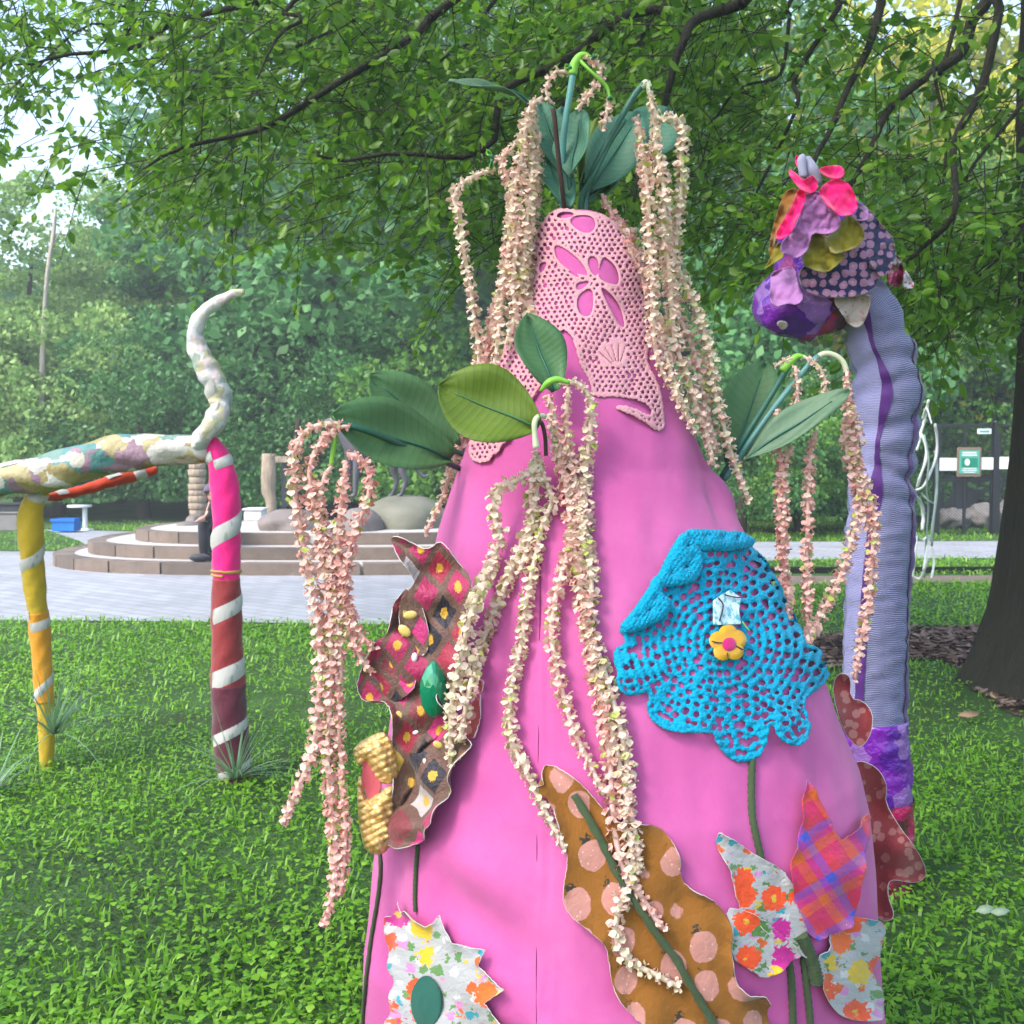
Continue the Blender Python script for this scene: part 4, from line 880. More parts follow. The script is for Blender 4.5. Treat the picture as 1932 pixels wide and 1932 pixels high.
for pts, tint, w_ in [
    ([(1097, 109, 2.19), (1118, 112, 2.19), (1134, 130, 2.19), (1129, 156, 2.19), (1112, 176, 2.18), (1090, 206, 2.18)], .38, 19),
    ([(1074, 139, 2.2), (1051, 134, 2.2), (1036, 152, 2.2), (1030, 174, 2.2), (1041, 196, 2.2)], .42, 17),
    ([(1148, 188, 2.19), (1146, 205, 2.19), (1138, 245, 2.19)], .40, 20),
    ([(1227, 172, 2.2), (1231, 203, 2.2), (1247, 226, 2.19), (1270, 222, 2.19), (1287, 238, 2.19), (1290, 262, 2.19), (1285, 295, 2.19), (1287, 335, 2.2), (1282, 380, 2.2), (1277, 447, 2.2), (1272, 482, 2.2), (1289, 529, 2.2), (1312, 576, 2.2), (1331, 635, 2.2), (1342, 682, 2.2), (1347, 729, 2.2), (1361, 787, 2.2), (1378, 850, 2.2), (1396, 900, 2.2), (1413, 946, 2.2)], .58, 25),
    ([(1229, 200, 2.21), (1236, 233, 2.2), (1238, 279, 2.18), (1248, 329, 2.18), (1254, 377, 2.17), (1252, 447, 2.16), (1264, 518, 2.15), (1267, 588, 2.14), (1277, 658, 2.14), (1296, 705, 2.14), (1313, 764, 2.14), (1331, 811, 2.14), (1346, 878, 2.14)], .52, 26),
    ([(1199, 222, 2.24), (1206, 250, 2.22), (1213, 290, 2.2), (1218, 330, 2.18), (1223, 377, 2.15), (1224, 447, 2.14), (1230, 518, 2.12), (1231, 588, 2.1), (1236, 658, 2.1), (1250, 700, 2.1), (1259, 722, 2.1)], .45, 25),
    ([(1250, 340, 2.26), (1262, 430, 2.25), (1258, 500, 2.22), (1276, 580, 2.2), (1300, 640, 2.2), (1318, 690, 2.2), (1326, 740, 2.2), (1340, 800, 2.2), (1352, 850, 2.2)], .40, 24),
    ([(1262, 700, 2.1), (1270, 735, 2.1), (1282, 766, 2.1), (1300, 795, 2.1), (1316, 818, 2.1)], .52, 19),
    ([(1240, 590, 2.2), (1250, 640, 2.15), (1262, 690, 2.1), (1280, 740, 2.1), (1300, 790, 2.1)], .55, 20),
    ([(1135, 366, 2.27), (1148, 392, 2.27), (1166, 425, 2.26), (1186, 470, 2.25), (1205, 510, 2.25), (1220, 560, 2.24)], .30, 22),
    ([(1150, 410, 2.3), (1190, 440, 2.3), (1205, 490, 2.3), (1222, 540, 2.3)], .25, 24),
    ([(935, 320, 2.24), (900, 330, 2.23), (868, 350, 2.22), (856, 378, 2.2), (868, 405, 2.2), (872, 456, 2.2), (881, 507, 2.2), (890, 558, 2.2), (896, 610, 2.2), (903, 660, 2.2), (900, 720, 2.2), (882, 790, 2.2), (868, 840, 2.22), (850, 890, 2.23), (832, 945, 2.24), (803, 1006, 2.25)], .50, 22),
    ([(1024, 185, 2.22), (1003, 198, 2.22), (992, 230, 2.21), (990, 270, 2.2), (978, 320, 2.19), (968, 370, 2.18), (962, 430, 2.18), (956, 490, 2.17), (948, 550, 2.16), (942, 610, 2.15), (936, 670, 2.14), (930, 700, 2.14)], .48, 25),
    ([(1008, 205, 2.24), (1004, 260, 2.22), (1004, 330, 2.2), (996, 400, 2.18), (990, 460, 2.17), (984, 520, 2.16), (980, 570, 2.15), (968, 610, 2.14), (955, 650, 2.14)], .55, 26),
    ([(1018, 250, 2.26), (1016, 310, 2.25), (1010, 370, 2.24), (1004, 430, 2.22), (998, 490, 2.2), (992, 560, 2.17), (1010, 620, 2.12), (1030, 660, 2.1), (1042, 700, 2.1)], .55, 24),
    ([(960, 285, 2.22), (945, 300, 2.22), (955, 330, 2.22), (965, 360, 2.22), (972, 420, 2.22), (966, 480, 2.22), (948, 540, 2.22), (930, 600, 2.22), (922, 650, 2.22)], .36, 24),
    ([(985, 245, 2.23), (970, 275, 2.23), (945, 300, 2.23), (928, 300, 2.23)], .48, 17),
    ([(990, 300, 2.2), (985, 350, 2.19), (980, 410, 2.18), (972, 480, 2.16), (968, 540, 2.15), (975, 590, 2.14)], .44, 26),
    ([(938, 560, 2.25), (928, 620, 2.25), (915, 680, 2.24), (905, 740, 2.23), (890, 790, 2.23), (876, 840, 2.23)], .25, 26)]:
    tassel(along(pts, 2.2), ts, tint, w_)
silk_leaf(P(930, 300, 2.22), P(918, 282, 2.22), 8, M['stem_cap'], ts, .1); silk_leaf(P(930, 302, 2.22), P(924, 322, 2.22), 7, M['stem_cap'], ts, .1)
silk_leaf(P(1148, 188, 2.18), P(1160, 186, 2.18), 7, M['stem_cap'], ts, .1); silk_leaf(P(1118, 112, 2.18), P(1128, 102, 2.18), 7, M['stem_cap'], ts, .1); silk_leaf(P(1077, 132, 2.19), P(1066, 122, 2.19), 7, M['stem_cap'], ts, .1)
# --- left spray
ls = thing('flower_spray', 'artificial flower spray with dark leaves reaching out from the left side', 'flower spray', P(860, 880, 2.2), G_)
stem([P(880, 890, 2.22), P(833, 869, 2.14), P(760, 840, 2.06), P(690, 812, 2.0), P(640, 800, 1.98)], ls, 'stem', .0055)
stem([P(880, 860, 2.22), P(843, 843, 2.2), P(800, 810, 2.18)], ls, 'stem', .005)
silk_leaf(P(850, 866, 2.12), P(628, 782, 1.98), 116, M['leaf_green'], ls, .10, (.15, -1, .45))
silk_leaf(P(858, 846, 2.22), P(698, 706, 2.16), 104, M['leaf_green'], ls, .10, (.2, -1, .35))
obj('stem_tip', tube([P(642, 801, 1.98), P(634, 815, 1.98), P(628, 850, 1.98), P(624, 880, 1.98)], .0042, 12, 7), M['stem_cap'], ls)
for pts, tint, w_ in [
    ([(642, 800), (612, 800), (580, 812), (560, 838), (554, 880), (556, 925), (562, 970), (574, 1040), (590, 1110), (600, 1180), (604, 1260), (598, 1350), (592, 1410), (574, 1460), (552, 1510), (533, 1555)], .28, 25),
    ([(634, 808), (608, 832), (590, 862), (584, 900), (592, 950), (604, 1010), (614, 1080), (622, 1160), (624, 1250), (622, 1340), (618, 1420), (622, 1500), (632, 1580), (632, 1650), (622, 1710), (610, 1748)], .22, 25),
    ([(626, 880), (612, 900), (604, 950), (612, 1010), (624, 1080), (634, 1160), (642, 1230), (644, 1285)], .30, 21),
    ([(660, 805), (640, 806), (622, 818), (606, 850)], .25, 19),
    ([(655, 858), (676, 862), (694, 886), (698, 920), (688, 960), (668, 1000), (656, 1050), (652, 1100), (658, 1150), (676, 1190), (706, 1226)], .18, 24),
    ([(652, 870), (648, 920), (640, 980), (638, 1050), (646, 1120), (656, 1180), (680, 1240), (700, 1268)], .20, 24),
    ([(600, 930), (610, 1000), (622, 1060), (634, 1130), (636, 1200)], .35, 24),
    ([(640, 1450), (645, 1500), (652, 1560), (650, 1620), (642, 1690)], .16, 20),
    ([(634, 1260), (640, 1330), (640, 1400), (648, 1470)], .20, 20)]:
    tassel(along(pts, 1.97), ls, tint, w_)
# --- middle spray
ms = thing('flower_spray', 'artificial flower spray with an olive leaf hanging down the front of the cone', 'flower spray', P(1020, 800, 2.0), G_)
silk_leaf(P(1014, 808, 1.93), P(828, 728, 1.92), 122, M['leaf_olive'], ms, .10, (.05, -1, .25))
silk_leaf(P(1043, 740, 2.0), P(996, 592, 2.02), 84, M['leaf_green'], ms, .08, (.35, -1, .2))
stem(along([(1030, 860), (1028, 820), (1020, 795), (1012, 806)], 1.97), ms, 'bark_dark', .0035)  # dark rod stands in for the dark slit in the cone
obj('stem_tip', tube(along([(1029, 786, 1.93), (1018, 785, 1.92), (1009, 796, 1.91), (1009, 820, 1.91), (1012, 846, 1.91)]), [.004, .005, .005, .0045, .006], 16, 8), M['stem_cream'], ms)
obj('stem_tip', tube(along([(1020, 738, 1.95), (1034, 722, 1.94), (1052, 716, 1.94), (1075, 722, 1.94)]), [.003, .006, .006, .003], 14, 8), M['stem_cap'], ms)
for pts, tint, w_ in [
    ([(1032, 745), (1042, 775), (1050, 810), (1062, 870), (1072, 950), (1086, 1050), (1104, 1150), (1118, 1250), (1138, 1350), (1152, 1450), (1158, 1550), (1176, 1640), (1215, 1700), (1250, 1752)], .26, 27),
    ([(1060, 722), (1085, 722), (1104, 735), (1116, 765), (1112, 830), (1104, 900), (1106, 1000), (1116, 1100), (1112, 1180), (1138, 1260), (1164, 1350), (1184, 1450), (1180, 1540), (1194, 1630), (1166, 1720), (1164, 1775), (1188, 1815), (1230, 1835), (1282, 1862)], .55, 26),
    ([(1072, 730), (1068, 800), (1076, 870), (1094, 950), (1072, 1040), (1050, 1120), (1040, 1190), (1052, 1270), (1080, 1370), (1112, 1440), (1140, 1500)], .40, 24),
    ([(1036, 780), (1052, 860), (1080, 930), (1100, 1010), (1092, 1090), (1104, 1170), (1130, 1290), (1160, 1400), (1180, 1500), (1200, 1580), (1204, 1650)], .50, 25),
    ([(1012, 852), (1006, 880), (980, 905), (944, 920), (932, 945), (934, 985), (944, 1012), (924, 1072), (892, 1145), (872, 1229), (858, 1290), (850, 1360), (850, 1440)], .62, 25),
    ([(1012, 852), (1004, 893), (1002, 940), (1004, 985), (984, 1028), (964, 1080), (930, 1160), (906, 1225), (888, 1290), (876, 1350), (868, 1400)], .60, 25),
    ([(1014, 862), (1028, 905), (1042, 944), (1022, 994), (1008, 1061), (994, 1129), (984, 1213), (966, 1290), (962, 1340), (966, 1400), (990, 1450), (1028, 1530), (1066, 1602)], .58, 24),
    ([(1020, 870), (1012, 930), (1000, 1010), (980, 1080)], .55, 22)]:
    tassel(along(pts, 1.98, .02), ms, tint, w_)
# --- right spray
rs = thing('flower_spray', 'artificial flower spray with two broad leaves on the right side', 'flower spray', P(1370, 890, 2.2), G_)
YR = 2.24
stem([P(1362, 900, 2.26), P(1394, 843, YR), P(1440, 770, YR), P(1496, 677, YR)], rs, 'stem', .0058)
stem([P(1366, 905, 2.26), P(1404, 848, YR), P(1460, 770, YR), P(1530, 684, YR), P(1545, 672, YR)], rs, 'stem_light', .0058)
obj('stem_tip', tube([P(1528, 686, YR), P(1552, 668, YR), P(1574, 670, YR), P(1590, 682, YR), P(1598, 702, YR)], .0055, 16, 8), M['stem_cream'], rs)
obj('stem_tip', tube([P(1476, 700, YR), P(1490, 684, YR), P(1504, 672, YR), P(1520, 674, YR)], [.008, .008, .006, .003], 12, 8), M['stem_cap'], rs)
silk_leaf(P(1380, 872, 2.30), P(1446, 682, 2.36), 112, M['leaf_green'], rs, .08, (-.1, -1, .2))
silk_leaf(P(1408, 868, 2.20), P(1600, 730, 2.16), 62, M['leaf_grey'], rs, .12, (-.2, -.8, .7))
silk_leaf(P(1372, 880, 2.30), P(1392, 800, 2.32), 34, M['leaf_green'], rs, .08, (-.1, -1, .2))
for pts, tint, w_ in [
    ([(1598, 700), (1598, 740), (1602, 790), (1608, 840), (1620, 890), (1640, 935), (1650, 985), (1646, 1040), (1642, 1100), (1634, 1160), (1622, 1220), (1612, 1282)], .28, 24),
    ([(1598, 720), (1606, 770), (1618, 820), (1614, 880), (1622, 950), (1606, 1020), (1588, 1080), (1560, 1140), (1538, 1180), (1512, 1218)], .34, 24),
    ([(1590, 800), (1600, 860), (1612, 900), (1626, 960), (1640, 1000)], .3, 24),
    ([(1466, 772), (1466, 820), (1474, 877), (1478, 930), (1480, 978), (1474, 1045), (1484, 1110), (1486, 1165)], .24, 23),
    ([(1496, 842), (1482, 870), (1472, 910), (1470, 960), (1478, 1020), (1480, 1080)], .22, 22),
    ([(1540, 814), (1530, 850), (1526, 910), (1524, 978), (1522, 1045), (1524, 1112), (1522, 1165), (1530, 1190)], .24, 23),
    ([(1518, 674), (1542, 688), (1556, 714), (1556, 735), (1546, 752)], .45, 16),
    ([(1500, 690), (1505, 742), (1496, 776)], .35, 18), ([(1494, 676), (1476, 682), (1462, 692)], .5, 12)]:
    tassel(along(pts, 2.22), rs, tint, w_)

# ------------------------------------------------------------------ striped-leg sculpture at the left
class Surf:
    """round body along a track, with places on its skin"""
    def __init__(s, pts, rad, n=80, bump=None):
        s.n = n; s.pos, s.L, s.r = cat_pts(pts, n, rad); s.T, s.N, s.B = frames(s.pos); s.bump = bump
    def at(s, x, a, off=0.):
        k = min(max(x, 0), 1) * (s.n - 1); i = min(int(k), s.n - 2); f = k - i
        L = lambda q: q[i] * (1 - f) + q[i + 1] * f
        r = L(s.r) * (1 + (s.bump(x, a) if s.bump else 0)) + off
        return L(s.pos) + r * (math.cos(a) * L(s.N) + math.sin(a) * L(s.B))
    def skin(s, x0, x1, off=0., nx=60, na=28, a0=0., a1=None, cap=True, usc=1.):
        full = a1 is None; V, U, F = [], [], []
        for i in range(nx + 1):
            x = x0 + (x1 - x0) * i / nx
            for j in range(na if full else na + 1):
                a = 2 * math.pi * j / na if full else a0(x) + (a1(x) - a0(x)) * j / na
                V.append(s.at(x, a, off)); U.append((a / 6.283 * usc, x * s.L * usc))
        m = na if full else na + 1
        for i in range(nx):
            for j in range(na): F.append([i * m + j, i * m + (j + 1) % m, (i + 1) * m + (j + 1) % m, (i + 1) * m + j])
        if full and cap: F.append(list(range(na))[::-1]); F.append([nx * na + j for j in range(na)])
        return mesh('skin', V, F, U)
    def spiral(s, x0, x1, ang0, turns, w, off=.004, n=70):
        V, U, F = [], [], []
        for i in range(n + 1):
            q = i / n; x = x0 + (x1 - x0) * q; a = ang0 + turns * 6.283 * q
            for j in range(5): V.append(s.at(x + w / s.L * (j / 4 - .5), a, off * (1 if 0 < j < 4 else .1))); U.append((j / 4 * .2, q * 3))
        for i in range(n):
            for j in range(4): k = i * 5 + j; F.append([k, k + 1, k + 6, k + 5])
        return mesh('spiral_strip', V, F, U)
def patchwork(name, stops, scale, rough=.6):
    t = NT(name); u = t.oc(); v = t.n('ShaderNodeTexVoronoi', {'Vector': t.mix(.22, u, t.noise(u, 9, 4, col=True), 'ADD'), 'Scale': scale})
    k = t.n('ShaderNodeSeparateColor', {0: v.outputs['Color']}).outputs[0]; c = t.ramp(k, stops, 'CONSTANT')
    c = t.mix(t.math('MULTIPLY', t.noise(u, 30, 4), .22), c, (.55, .52, .50))
    return t.pbr(c, rough, t.bump(t.math('ADD', t.noise(u, 22, 4), t.math('MULTIPLY', k, .5)), .6, .02), spec=.5)
M['patch'] = patchwork('patchwork_wrap', [(0, (.50, .48, .46)), (.18, (.03, .20, .21)), (.32, (.30, .23, .07)), (.5, (.44, .41, .35)), (.62, (.24, .12, .20)), (.74, (.38, .31, .14)), (.86, (.10, .22, .19)), (.94, (.58, .56, .55))], 11.)
M['patch_pale'] = patchwork('pale_patchwork_wrap', [(0, (.66, .65, .66)), (.3, (.50, .46, .30)), (.45, (.60, .50, .52)), (.6, (.45, .46, .50)), (.75, (.68, .66, .66)), (.92, (.30, .38, .36))], 16.)
M['hot'] = fabric('hot_pink_wrap', (.88, .006, .22), .15, .7, 600, .3, .5, .3, 25)
M['maroon'] = fabric('maroon_wrap', (.27, .025, .03), .25, .75, 600, .3, .6, .3, 25)
M['wine'] = fabric('wine_wrap', (.10, .010, .03), .3, .7, 600, .3, .6, .3, 25)
M['strip'] = dotted('grey_white_strip', (.46, .45, .45), (.26, .33, .31), 5., .30, 1., .6)
M['mustard'] = fabric('mustard_wrap', (.50, .34, .015), .2, .75, 600, .2, .6, .3, 25)
M['orange'] = fabric('orange_wrap', (.62, .27, .01), .2, .75, 600, .2, .6, .3, 25)
M['redor'] = fabric('red_wrap', (.55, .045, .012), .2, .7, 600, .2, .6, .3, 25)
M['string'] = fabric('tan_string', (.42, .27, .06), .2)
wrinkle = lambda x, a: .05 * math.sin(a * 2 + x * 40) + .035 * math.sin(a * 3 - x * 75 + 1)
YL = 5.2
cs = thing('leggy_sculpture', 'cloth-wrapped sculpture with long patterned body, curled tail and striped legs', 'sculpture', (G(430, 1480).x, YL, 0))
bod = Surf([P(-330, 1010, 5.1), P(-160, 950, 5.15), P(0, 907, YL), P(80, 895, YL), P(160, 871, YL), P(240, 854, YL), P(320, 849, YL), P(385, 846, YL), P(398, 846, YL)], [q / FV * YL for q in (26, 30, 30, 34, 36, 34, 29, 26, 12)], 80, lambda x, a: .06 * math.sin(a * 2 + x * 30) + .05 * math.sin(a * 5 - x * 47))
obj('body', bod.skin(0, 1, 0, 90, 30), M['patch'], cs)
for x0, an, tr, mt in ((.30, .5, .6, 'wine'), (.42, 2., .55, 'strip'), (.88, 1.1, .5, 'strip')):
    obj('wrap_strip', bod.spiral(x0, x0 + .07, an, tr, .11, .004, 30), M[mt], cs)
tail = Surf([P(368, 858, YL), P(383, 822, YL - .05), P(402, 800, YL - .05), P(416, 766, YL), P(408, 728, YL), P(388, 690, YL), P(371, 652, YL), P(369, 622, YL), P(382, 592, YL), P(410, 571, YL), P(438, 556, YL), P(461, 550, YL)], [q / FV * YL for q in (17, 17, 19, 20, 23, 22, 18, 14.5, 13, 11, 9, 5)], 90, lambda x, a: .07 * math.sin(a * 2 + x * 50) + .05 * math.sin(a + x * 90))
obj('tail', tail.skin(0, 1, 0, 90, 22), M['patch_pale'], cs)
for x0, tr, mt in ((.17, .8, 'strip'), (.30, .8, 'strip')):
    obj('wrap_strip', tail.spiral(x0, x0 + .10, 1., tr, .06, .004, 30), M[mt], cs)
leg = Surf([P(396, 830, YL), P(410, 858, YL), P(421, 900, YL), P(427, 960, YL), P(427, 1030, YL), P(427, 1100, YL), P(428, 1200, YL), P(431, 1300, YL), P(436, 1400, YL), P(443, 1465, YL), P(446, 1492, YL)], [q / FV * YL for q in (14, 22, 26, 27, 26, 26, 28, 31, 31, 31, 33)], 90, lambda x, a: .035 * math.sin(a * 2 + x * 36) + .025 * math.sin(a * 4 - x * 80))
lg = obj('leg', leg.skin(0, .40, 0, 50), M['hot'], cs); lg['label'] = 'hot pink leg turning maroon, wound with grey strips'
obj('leg_wrap', leg.skin(.395, .70, .003, 50), M['maroon'], lg)
obj('leg_wrap', leg.skin(.695, 1, .006, 50), M['wine'], lg)
for x0, x1, an, tr, w_ in ((.045, .075, .2, 1., .045), (.18, .29, 2.2, .85, .085), (.415, .50, 2.3, .75, .085), (.60, .68, 2.4, .75, .10), (.75, .85, 2.3, .8, .09), (.89, .95, 2.3, .8, .06)):
    obj('spiral_strip', leg.spiral(x0, x1, an, tr, w_, .0065), M['strip'], lg)
for x0, x1, an, tr in ((.372, .374, 0, 1.), (.385, .375, 0, 1.), (.985, .975, 0, 1.)):
    obj('string', leg.spiral(x0, x1, an, tr, .011, .008, 40), M['string'], lg)
yl = Surf([P(84, 925, 5.3), P(70, 938, 5.3), P(58, 965, 5.3), P(58, 1010, 5.3), P(62, 1070, 5.34), P(68, 1130, 5.36), P(76, 1200, 5.38), P(82, 1290, 5.38), P(88, 1380, 5.38), P(87, 1455, 5.38), P(87, 1468, 5.38)], [q / FV * 5.35 for q in (12, 18, 23, 23, 21, 19.5, 18, 16.5, 15, 13, 13)], 80, lambda x, a: .04 * math.sin(a * 2 + x * 36) + .03 * math.sin(a * 4 - x * 80))
y_ = obj('leg', yl.skin(0, 1), M['mustard'], cs); y_['label'] = 'thin mustard and orange leg wound with grey strips'
obj('leg_wrap', yl.skin(.43, .74, .003), M['orange'], y_)
for x0, x1, an, tr, w_ in ((.0, .03, .5, 1., .05), (.17, .27, 2.2, .8, .06), (.44, .48, .5, 1., .06), (.60, .72, 2.3, .8, .06)):
    obj('spiral_strip', yl.spiral(x0, x1, an, tr, w_, .0055), M['strip'], y_)
rl = Surf([P(80, 940, 5.33), P(105, 936, 5.4), P(131, 931, 5.45), P(176, 919, 5.5), P(220, 905, 5.55), P(255, 896, 5.6), P(296, 886, 5.65)], [q / FV * 5.5 for q in (7, 8, 9, 10.5, 13, 13, 8)], 40, wrinkle)
r_ = obj('strut', rl.skin(0, 1, 0, 40, 16), M['redor'], cs); r_['label'] = 'red-orange wrapped strut under the body'
for x0, an in ((.14, 1.), (.58, .6), (.80, 2.)):
    obj('spiral_strip', rl.spiral(x0, x0 + .06, an, .8, .06, .006, 24), M['strip'], r_)
# pale artificial grass tufts tied at the feet
M['tuft'] = leafmat('artificial_grass', [(.2, (.10, .22, .11)), (.6, (.20, .36, .20)), (.9, (.38, .50, .36))], .5, .3, .4, 3.)
def tuft(c, n, L, label, seed, face=0.):
    r = random.Random(seed); V, F = [], []
    for i in range(n):
        a = r.uniform(0, 6.28); el = r.uniform(.25, 1.35); ln = L * r.uniform(.55, 1.1); w_ = r.uniform(.003, .007)
        d = Vector((math.cos(a) * math.cos(el), math.sin(a) * math.cos(el), math.sin(el))); s = d.cross(Vector((0, 0, 1))).normalized(); o = len(V)
        for k in range(5):
            q = k / 4; p = c + d * (ln * q); p.z -= ln * .45 * q * q * math.cos(el); ww = w_ * (1 - q * .9)
            p.z = max(p.z, .02); V += [list(p - s * ww), list(p + s * ww)]
        F += [[o + 2 * k, o + 2 * k + 1, o + 2 * k + 3, o + 2 * k + 2] for k in range(4)]
    return tag(obj('grass_tuft', mesh('grass_tuft', V, F), M['tuft']), label, 'artificial plant', 'artificial grass tufts at the legs')
tuft(P(100, 1385, 5.33), 60, .52, 'pale grass tuft tied round the foot of the mustard leg', 1)
tuft(P(444, 1470, 5.08), 60, .46, 'pale grass tuft at the foot of the maroon leg', 2)
tuft(P(-14, 1500, 4.9), 60, .42, 'pale feathery grass tuft at the left edge of the lawn', 3)

# ------------------------------------------------------------------ purple long-necked flower at the right
YP = 3.9
pc = thing('purple_flower_sculpture', 'tall lavender-necked sculpture with a drooping head of cloth petals', 'sculpture', (P(1660, 1690, YP).x, YP, 0))
def ribbed(name, c1, c2, sc):
    t = NT(name); u = t.uv(); s = t.n('ShaderNodeSeparateXYZ', {0: u}); y = t.math('ADD', s.outputs[1], t.math('MULTIPLY', t.noise(u, 6, 2), .03))
    w_ = t.n('ShaderNodeTexWave', {'Vector': t.n('ShaderNodeCombineXYZ', {0: 0., 1: y}).outputs[0], 'Scale': sc, 'Distortion': .4, 'Detail': 1.}, wave_type='BANDS', bands_direction='Y').outputs[1]
    c = t.mix(w_, c1, c2); c = t.mix(t.math('MULTIPLY', t.noise(t.oc(), 7, 3), .4), c, c1)
    return t.pbr(c, .6, t.bump(t.math('ADD', w_, t.math('MULTIPLY', t.noise(t.oc((1, 1, 2.5)), 9, 3), 5.)), .45, .012), spec=.4, sheen=.1)
M['ribbed'] = ribbed('lavender_seersucker', (.09, .09, .22), (.34, .34, .54), 52.)
M['lavender'] = ribbed('pale_lavender_cloth', (.26, .25, .50), (.36, .35, .60), 60.)
M['purple'] = fabric('purple_ribbon', (.075, .012, .16), .3, .5, 500, .3, .4)
def foil(name, stops, sc):
    t = NT(name); o = t.oc(); n_ = t.noise(o, sc, 4, .6); return t.pbr(t.ramp(t.n('ShaderNodeTexVoronoi', {'Vector': t.mix(.12, o, t.noise(o, 8, 3, col=True), 'ADD'), 'Scale': sc}).outputs['Color'], stops, 'CONSTANT'), .22, t.bump(n_, .7, .03), spec=.6)
M['purple_foil'] = foil('purple_shiny_wrap', [(0, (.10, .008, .34)), (.38, (.17, .012, .36)), (.60, (.26, .11, .42)), (.74, (.10, .01, .30)), (.88, (.26, .012, .18))], 13.)
M['red_foil'] = foil('red_shiny_wrap', [(0, (.20, .02, .05)), (.4, (.42, .01, .10)), (.6, (.12, .03, .04)), (.8, (.36, .02, .16))], 12.)
def pin(x, a):
    b = .03 * math.sin(a * 2 + x * 30) + .10 * abs(noise.noise(Vector((math.cos(a) * 1.3, math.sin(a) * 1.3, x * 34)))) + .05 * noise.noise(Vector((math.cos(a) * 2, math.sin(a) * 2, x * 75))) - .03
    for c, w_, am in ((.64, .012, .07), (.705, .012, .20), (.745, .010, .10), (.785, .012, .16), (.83, .010, .10), (.865, .012, .16), (.93, .012, .12)): b -= am * math.exp(-((x - c - .018 * math.sin(a * 1 + 1 + c * 30)) / w_) ** 2)
    return b
nk = Surf([P(1664, 1700, YP), P(1662, 1600, YP), P(1657, 1480, YP), P(1652, 1360, YP), P(1650, 1250, YP), P(1654, 1120, YP), P(1660, 1000, YP), P(1664, 900, YP), P(1668, 820, YP), P(1672, 740, YP), P(1668, 690, YP), P(1656, 640, YP), P(1638, 590, YP), P(1610, 550, YP)], [q / FV * YP for q in (52, 56, 58, 58, 58, 60, 63, 64, 64, 66, 64, 60, 56, 48)], 120, pin)
# skin angle that faces a picture column at height x
def face_a(x, du):
    """angle on the neck at du (-1 left edge .. 1 right edge) as seen from the front"""
    k = int(min(max(x, 0), .999) * (nk.n - 1)); N, B = nk.N[k], nk.B[k]; th_ = math.asin(max(-.999, min(.999, du)))
    d = np.array([math.sin(th_), -math.cos(th_), 0]); return math.atan2(d.dot(B), d.dot(N))
nb = obj('neck', nk.skin(0, 1, 0, 260, 48), M['ribbed'], pc)
def stripe(name, du0, du1, x0, x1, mat, off):
    def un(x, du):
        a = face_a(x, du); b = face_a(x, 0.)
        while a - b > math.pi: a -= 2 * math.pi
        while a - b < -math.pi: a += 2 * math.pi
        return a
    return obj(name, nk.skin(x0, x1, off, 120, 10, lambda x: un(x, du0(x)), lambda x: un(x, du1(x))), mat, nb)
s1 = lambda x: float(np.interp(x, [0, .25, .45, .62, .74, .84, .92, 1], [-.75, -.80, -.66, -.56, -.46, -.36, -.5, -.5]))
stripe('side_panel', lambda x: -.995, lambda x: s1(x) - .02, .05, .99, M['lavender'], .003)
stripe('ribbon', lambda x: s1(x) - .06, lambda x: s1(x) + .14 + .10 * math.sin(x * 40) * (x > .6), .05, .99, M['purple'], .005)
s2 = lambda x: float(np.interp(x, [0, .25, .5, .66, .72, .78, .86, 1], [.80, .74, .80, .62, .52, .66, .80, .9]))
stripe('ribbon', s2, lambda x: min(.97, s2(x) + .15), .05, .90, M['purple'], .005)
obj('foot_wrap', nk.skin(.0, .30, .006, 60, 40), M['purple_foil'], pc)
obj('foot_wrap', nk.skin(.0, .17, .010, 40, 40, lambda x: face_a(x, -.2), lambda x: face_a(x, .2) + 2.2), M['red_foil'], pc)
# head: a stuffed core, a shiny ball below it, cloth petals in layers
def dome(u, v): return YP - .21 * math.sqrt(max(0.02, 1 - ((u - 1558) / 145) ** 2 - ((v - 470) / 185) ** 2))
def ball(c, rx, rz, ry, name, mat, parent, amp=.05, seed=0):
    V, F = [], []; nu, nv = 40, 24
    for i in range(nv + 1):
        f = math.pi * i / nv
        for j in range(nu):
            a = 2 * math.pi * j / nu; d = Vector((math.sin(f) * math.cos(a), math.sin(f) * math.sin(a), math.cos(f)))
            k = 1 + amp * noise.noise(d * 2.3 + Vector((seed, 0, 0))) * 2 + amp * .6 * noise.noise(d * 6 + Vector((seed, 3, 0))); V.append((c.x + rx * d.x * k, c.y + ry * d.y * k, c.z + rz * d.z * k))
    F = [[i * nu + j, (i + 1) * nu + j, (i + 1) * nu + (j + 1) % nu, i * nu + (j + 1) % nu] for i in range(nv) for j in range(nu)]
    return obj(name, mesh(name, V, F), mat, parent)
s_ = YP / FV
ball(P(1560, 490, YP + .02), 95 * s_, 130 * s_, .15, 'head_core', M['purple_foil'], pc, .04, 1)
ball(P(1505, 572, YP - .02), 82 * s_, 66 * s_, .15, 'head_ball', M['purple_foil'], pc, .09, 2)
ball(P(1540, 578, YP - .005), 66 * s_, 58 * s_, .152, 'head_ball', M['red_foil'], pc, .05, 3)
def hp_(pts): return [(1396 + .1953 * a, 264 + .1953 * b) for a, b in pts]
